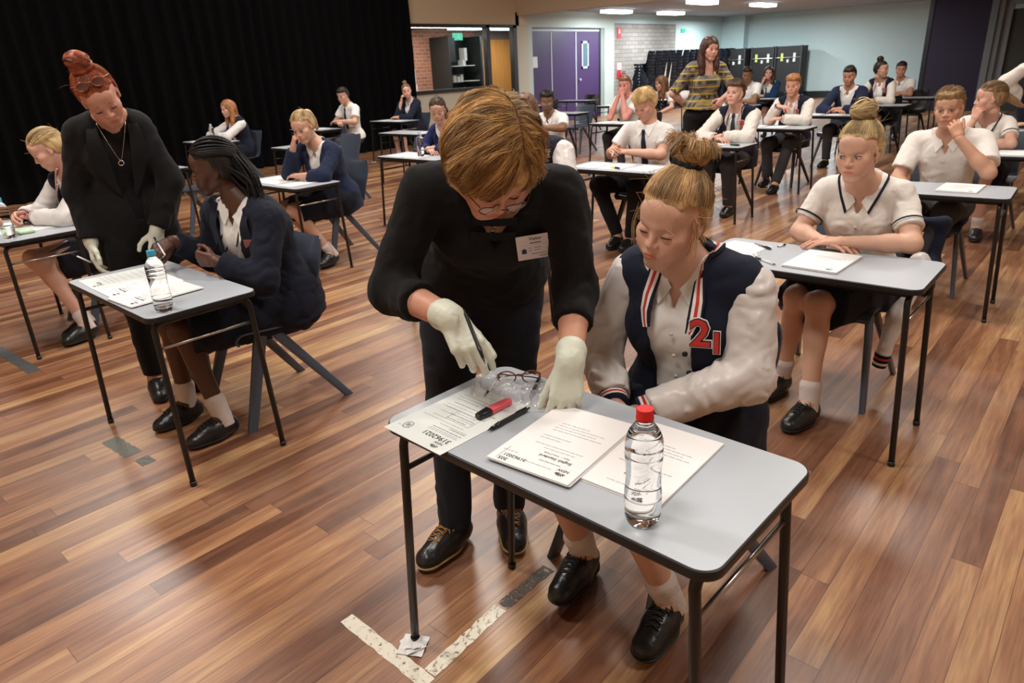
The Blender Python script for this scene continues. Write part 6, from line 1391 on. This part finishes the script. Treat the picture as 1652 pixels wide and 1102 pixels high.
# folded tortoiseshell spectacles
TS=mat('tortoiseshell',(.16,.065,.025),.25,var=.6,vscale=120); t=empty('spectacles',(-1.130,1.285,TZ+.004),R_(40),'folded tortoiseshell spectacles on the near desk inside the clear bag','glasses')
for s in(-1,1):
    P=[(s*.033+.024*cos(a),0,.018+.018*sin(a)) for a in np.linspace(0,2*pi,25)]; MB().tube(P,.0021,8).build('rim',TS,t,smooth=True)
    MB().tube([(s*.058,0,.026),(s*.056,.012,.024),(-s*.03,.020+.006*s,.012),(-s*.058,.022+.006*s,.004)],.0018,8).build('temple_arm',TS,t,smooth=True)
MB().tube([(-.010,0,.022),(0,.002,.026),(.010,0,.022)],.002,8).build('bridge',TS,t,smooth=True)
# clear zip bag, crumpled film
def film(x,y,rz,w,h,label,zmax=.018,sd=1,redzip=True):
    t=empty('plastic_bag',(x,y,TZ),rz,label,'plastic bag'); n,k=64,56; V=[]
    for i in range(n+1):
        for j in range(k+1):
            u,v=i/n,j/k; P=np.array([[u*w*44,v*h*44,sd*3.1]]); e=min(u,1-u,v,1-v)*6; e=min(e,1)
            f_=1.3*abs(float(vnoise(P,sd)[0]))+.8*abs(float(vnoise(P*2.7,sd+3)[0])); V.append(((u-.5)*w+.004*sin(9*v),(v-.5)*h+.004*sin(7*u+sd),.0022+e*(.004+zmax*(1-2.0*f_)*.75)))
    V=np.array(V); V[:,2]=np.maximum(V[:,2],.0016); Q=[(i*(k+1)+j,(i+1)*(k+1)+j,(i+1)*(k+1)+j+1,i*(k+1)+j+1) for i in range(n) for j in range(k)]
    m=bpy.data.materials.get('clear_film')
    if not m:
        m,nt,b=new_mat('clear_film'); b.inputs['Base Color'].default_value=(.9,.9,.92,1); b.inputs['Alpha'].default_value=.30; b.inputs['Roughness'].default_value=.12; b.inputs['Specular IOR Level'].default_value=1.0; b.inputs['Coat Weight'].default_value=1
    MB().add(V,Q).build('bag_film',m,t,smooth=True)
    if redzip:
        MB().box((w*.27,-h*.48,.0165),(w*.285,h*.46,.0175)).build('red_zip_strip',PINKM,t); MB().box((w*.45,-h*.48,.0145),(w*.458,h*.46,.0155)).build('red_zip_strip',PINKM,t)
    return t
film(-1.064,1.240,R_(34),.19,.17,'clear crumpled zip bag with a red strip on the near desk',.020,1)
film(-1.185,1.235,R_(35),.11,.13,'small crumpled clear bag with a pink pen beside the zip bag',.030,2,False)
pen((-1.150,1.175,TZ+.010),(-1.195,1.285,TZ+.016),'slim pink pen inside the small crumpled bag',kind='ball')
bpy.data.objects[-1] if 0 else None
# visitor's pen, student's pens
c=PEOPLE['VIS']['_']; pen((-1.005,1.030,.905),(-1.118,1.085,.998),'black and clear pen held in the visitor\'s gloved right hand',kind='click',r=.0046)
pen((-3.10,1.235,.815),(-3.325,1.290,.868),'silver and black pen held by the braided student',kind='ball')
pen((-3.665,1.120,.735),(-3.715,1.045,.800),'slim dark pen held in the red-haired supervisor\'s glove',kind='ball')
pen((-3.28,5.02,.775),(-3.34,5.17,.84),'blue pen held by the fair-haired boy in a tie',kind='ball')
# braided student's desk papers
for x,y,r,l,m_ in ((-3.335,1.115,176,'candidate sheet nearest the supervisor on the braided student\'s desk',PAPERG),): p=sheetp(x,y,R_(r),l,m=m_); logo(p,.06,.125,.018,.0012); text_mesh('31962021',.02,INK,p,Matrix.Translation((-.035,.10,.0012)),.0001,bold=1); [line(p,-.08,.07,yy) for yy in (.07,.05,.03,.0,-.03,-.06,-.09)]
booklet(-3.125,1.105,R_(178),'middle white booklet on the braided student\'s desk',False,th=.003,pages=3); booklet(-2.915,1.085,R_(182),'white booklet nearest the blue-capped bottle',False,th=.005,z=TZ+.0035,pages=4)
# blonde student's desk
booklet(-.870,2.895,R_(178),'white exam booklet in front of the blonde student\'s folded arms',False,title=False,th=.009,pages=8)
film(-1.235,2.93,R_(10),.20,.24,'clear bag spread over a white sheet on the blonde student\'s desk',.012,5,False); sheetp(-1.245,2.93,R_(172),'white sheet under the clear bag on the blonde student\'s desk',w=.19,h=.25)
pen((-1.215,3.035,TZ+.006),(-1.110,2.975,TZ+.006),'black pen with ring markings beside the clear bag',kind='click'); pen((-1.00,2.745,TZ+.006),(-1.115,2.815,TZ+.006),'black ballpoint beside the blonde student\'s booklet',kind='ball')
pen((-1.108,3.03,TZ+.006),(-1.092,3.085,TZ+.006),'short black pen stub on the blonde student\'s desk',kind='ball')
booklet(-.735,4.90,R_(180),'white exam booklet on the desk of the boy pinching his nose',False,title=False,th=.008,pages=5)
# other desks
def spread(key,lst):
    X,Y=PROWS[key][:2]
    for dx,dy,r,l in lst: sheetp(X+dx,Y+dy,R_(r),l,th=.0025,name='exam_booklet')
spread('P',[(-.27,0,182,'left-hand white booklet on the ponytailed student\'s desk'),(-.04,0,178,'middle white booklet on the ponytailed student\'s desk'),(.19,-.02,181,'right-hand white booklet on the ponytailed student\'s desk')])
spread('Y',[(-.28,0,180,'left-hand white booklet on the desk with the yellow highlighter'),(-.05,0,181,'middle white booklet on the desk with the yellow highlighter'),(.22,0,178,'right-hand white booklet on the desk with the yellow highlighter')])
spread('G',[(-.12,0,175,'white booklet under the clasped hands at the left edge'),(.12,.01,184,'crumpled white sheet beside the green-edged wrapper at the left edge')])
spread('V',[(-.25,0,180,'white booklet on the desk left of the visitor'),(0,0,180,'second white booklet on the desk left of the visitor')])
spread('K',[(-.25,0,180,'white booklet left on the red-cheeked boy\'s desk'),(.05,0,180,'white booklet under the red-cheeked boy\'s elbows')])
spread('S',[(.12,-.02,180,'white booklet in front of the boy in glasses')])
spread('Z',[(-.2,0,180,'white booklet under the varsity boy\'s right arm'),(.1,-.02,175,'white booklet in front of the varsity boy in a tie')])
spread('H',[(-.22,0,180,'white booklet left on the red-haired boy\'s desk'),(.05,0,183,'white booklet right on the red-haired boy\'s desk')])
spread('J',[(-.2,0,180,'white booklet left on the navy-blazer boy\'s desk'),(.08,0,180,'white booklet right on the navy-blazer boy\'s desk')])
spread('W',[(-.25,0,180,'white booklet on the farthest left desk')]); spread('M',[(.1,0,180,'white booklet on the arms-folded boy\'s desk')]); spread('B',[(-.2,0,180,'white booklet left of the top-knot student'),(.12,0,180,'white booklet before the top-knot student')])
spread('E3',[(.25,0,180,'white booklet on the desk behind the supervisor')]); spread('X',[(.2,0,180,'white booklet at the right edge before the profile student'),(-.3,0,180,'white sheet showing left of the boy pinching his nose')])
spread('A',[(-.1,0,180,'white booklet in front of the student in the blue blazer')]); spread('Hd',[(0,0,180,'white booklet on the desk hidden behind the visitor')])
for a,b,l,k_ in (((-3.16,4.84),(-3.055,4.80),'yellow highlighter on the fair-haired boy\'s desk',YEL),((-2.93,6.55),(-2.83,6.52),'green and black pen at the right end of the varsity boy\'s desk',mat('green_black',(.01,.08,.02),.4))):
    t=empty('highlighter',(a[0],a[1],TZ+.0105),math.atan2(b[1]-a[1],b[0]-a[0]),l,'highlighter'); autosmooth(rb(MB(),0,.06,.011,.0115,.008,.008).build('highlighter_barrel',k_,t)); autosmooth(rb(MB(),.058,.105,.0125,.009,.009,.007).build('highlighter_cap',BP,t))
f=SDF(); f.add(rbox((-4.99,1.20,TZ+.012),(.06,.045,.011)),.01); f.warp(wrinkle(.004,30,3)); f.obj('snack_wrapper',.005,mat('pale_green_wrapper',(.45,.60,.42),.4)); tag(bpy.data.objects['snack_wrapper'],'pale green wrapper at the left edge desk','wrapper')
# folded paper wads under desk feet
for (x,y),l in (((-1.262,.925),'crumpled white paper wad under the near desk leg'),((-3.455,2.885),'white paper wad at the floor beside the visitor\'s hip'),((-10.5,8.2),'white paper wad under the top-knot student\'s desk leg')):
    t=empty('paper_wad',(x,y,0),.5,l,'paper')
    for i,(a,s) in enumerate(((0,1),(.7,.8),(.25,.6))): 
        V=[];
        for j in range(9):
            for k in range(9): u,v=j/8-.5,k/8-.5; V.append((u*.075*s,v*.075*s,.002+.004*i+.006*abs(sin(5*u+3*i)*cos(4*v+i))))
        V=np.array(V); Q=[(j*9+k,(j+1)*9+k,(j+1)*9+k+1,j*9+k+1) for j in range(8) for k in range(8)]; o=MB().add(V,Q).build('folded_layer',PAPER,t); o.rotation_euler=(0,0,a)
# varsity jacket hung over the back of the blonde student's chair
t=empty('varsity_jacket',(-.70,3.55,0),0,'dark jacket hung over the blonde student\'s chair, one pale cuffed sleeve dangling','jacket'); O=A_(-.70,3.55,0)
f=SDF()
for a,b,r0,r1 in (((-.18,.05,.795),(.12,.03,.785),.02,.02),((-.15,.08,.78),(-.12,.09,.52),.025,.03),((0,.085,.78),(.0,.09,.50),.03,.035),((.12,.05,.77),(.10,.0,.50),.028,.035),((.12,-.02,.60),(.12,-.10,.50),.03,.035)): f.add(rc(a,b,r0,r1),.05)
f.warp(wrinkle(.008,11,3)); f.obj('jacket_body',.01,NAVY(),t)
f=SDF(); f.add(rc((.08,-.10,.62),(.045,-.20,.40),.05,.042),.03).add(rc((.045,-.20,.40),(.02,-.23,.22),.042,.034),.03); f.warp(wrinkle(.006,18,5)); f.obj('dangling_sleeve',.007,SATIN(),t)
for i,m_ in enumerate((BLACKC(),REDT,BLACKC(),WT,BLACKC())): MB().tube([(.02-.002*i,-.23,.215-.013*i),(.018-.002*i,-.23,.202-.013*i)],.035-.001*i,16).build('knit_cuff',m_,t,smooth=True)
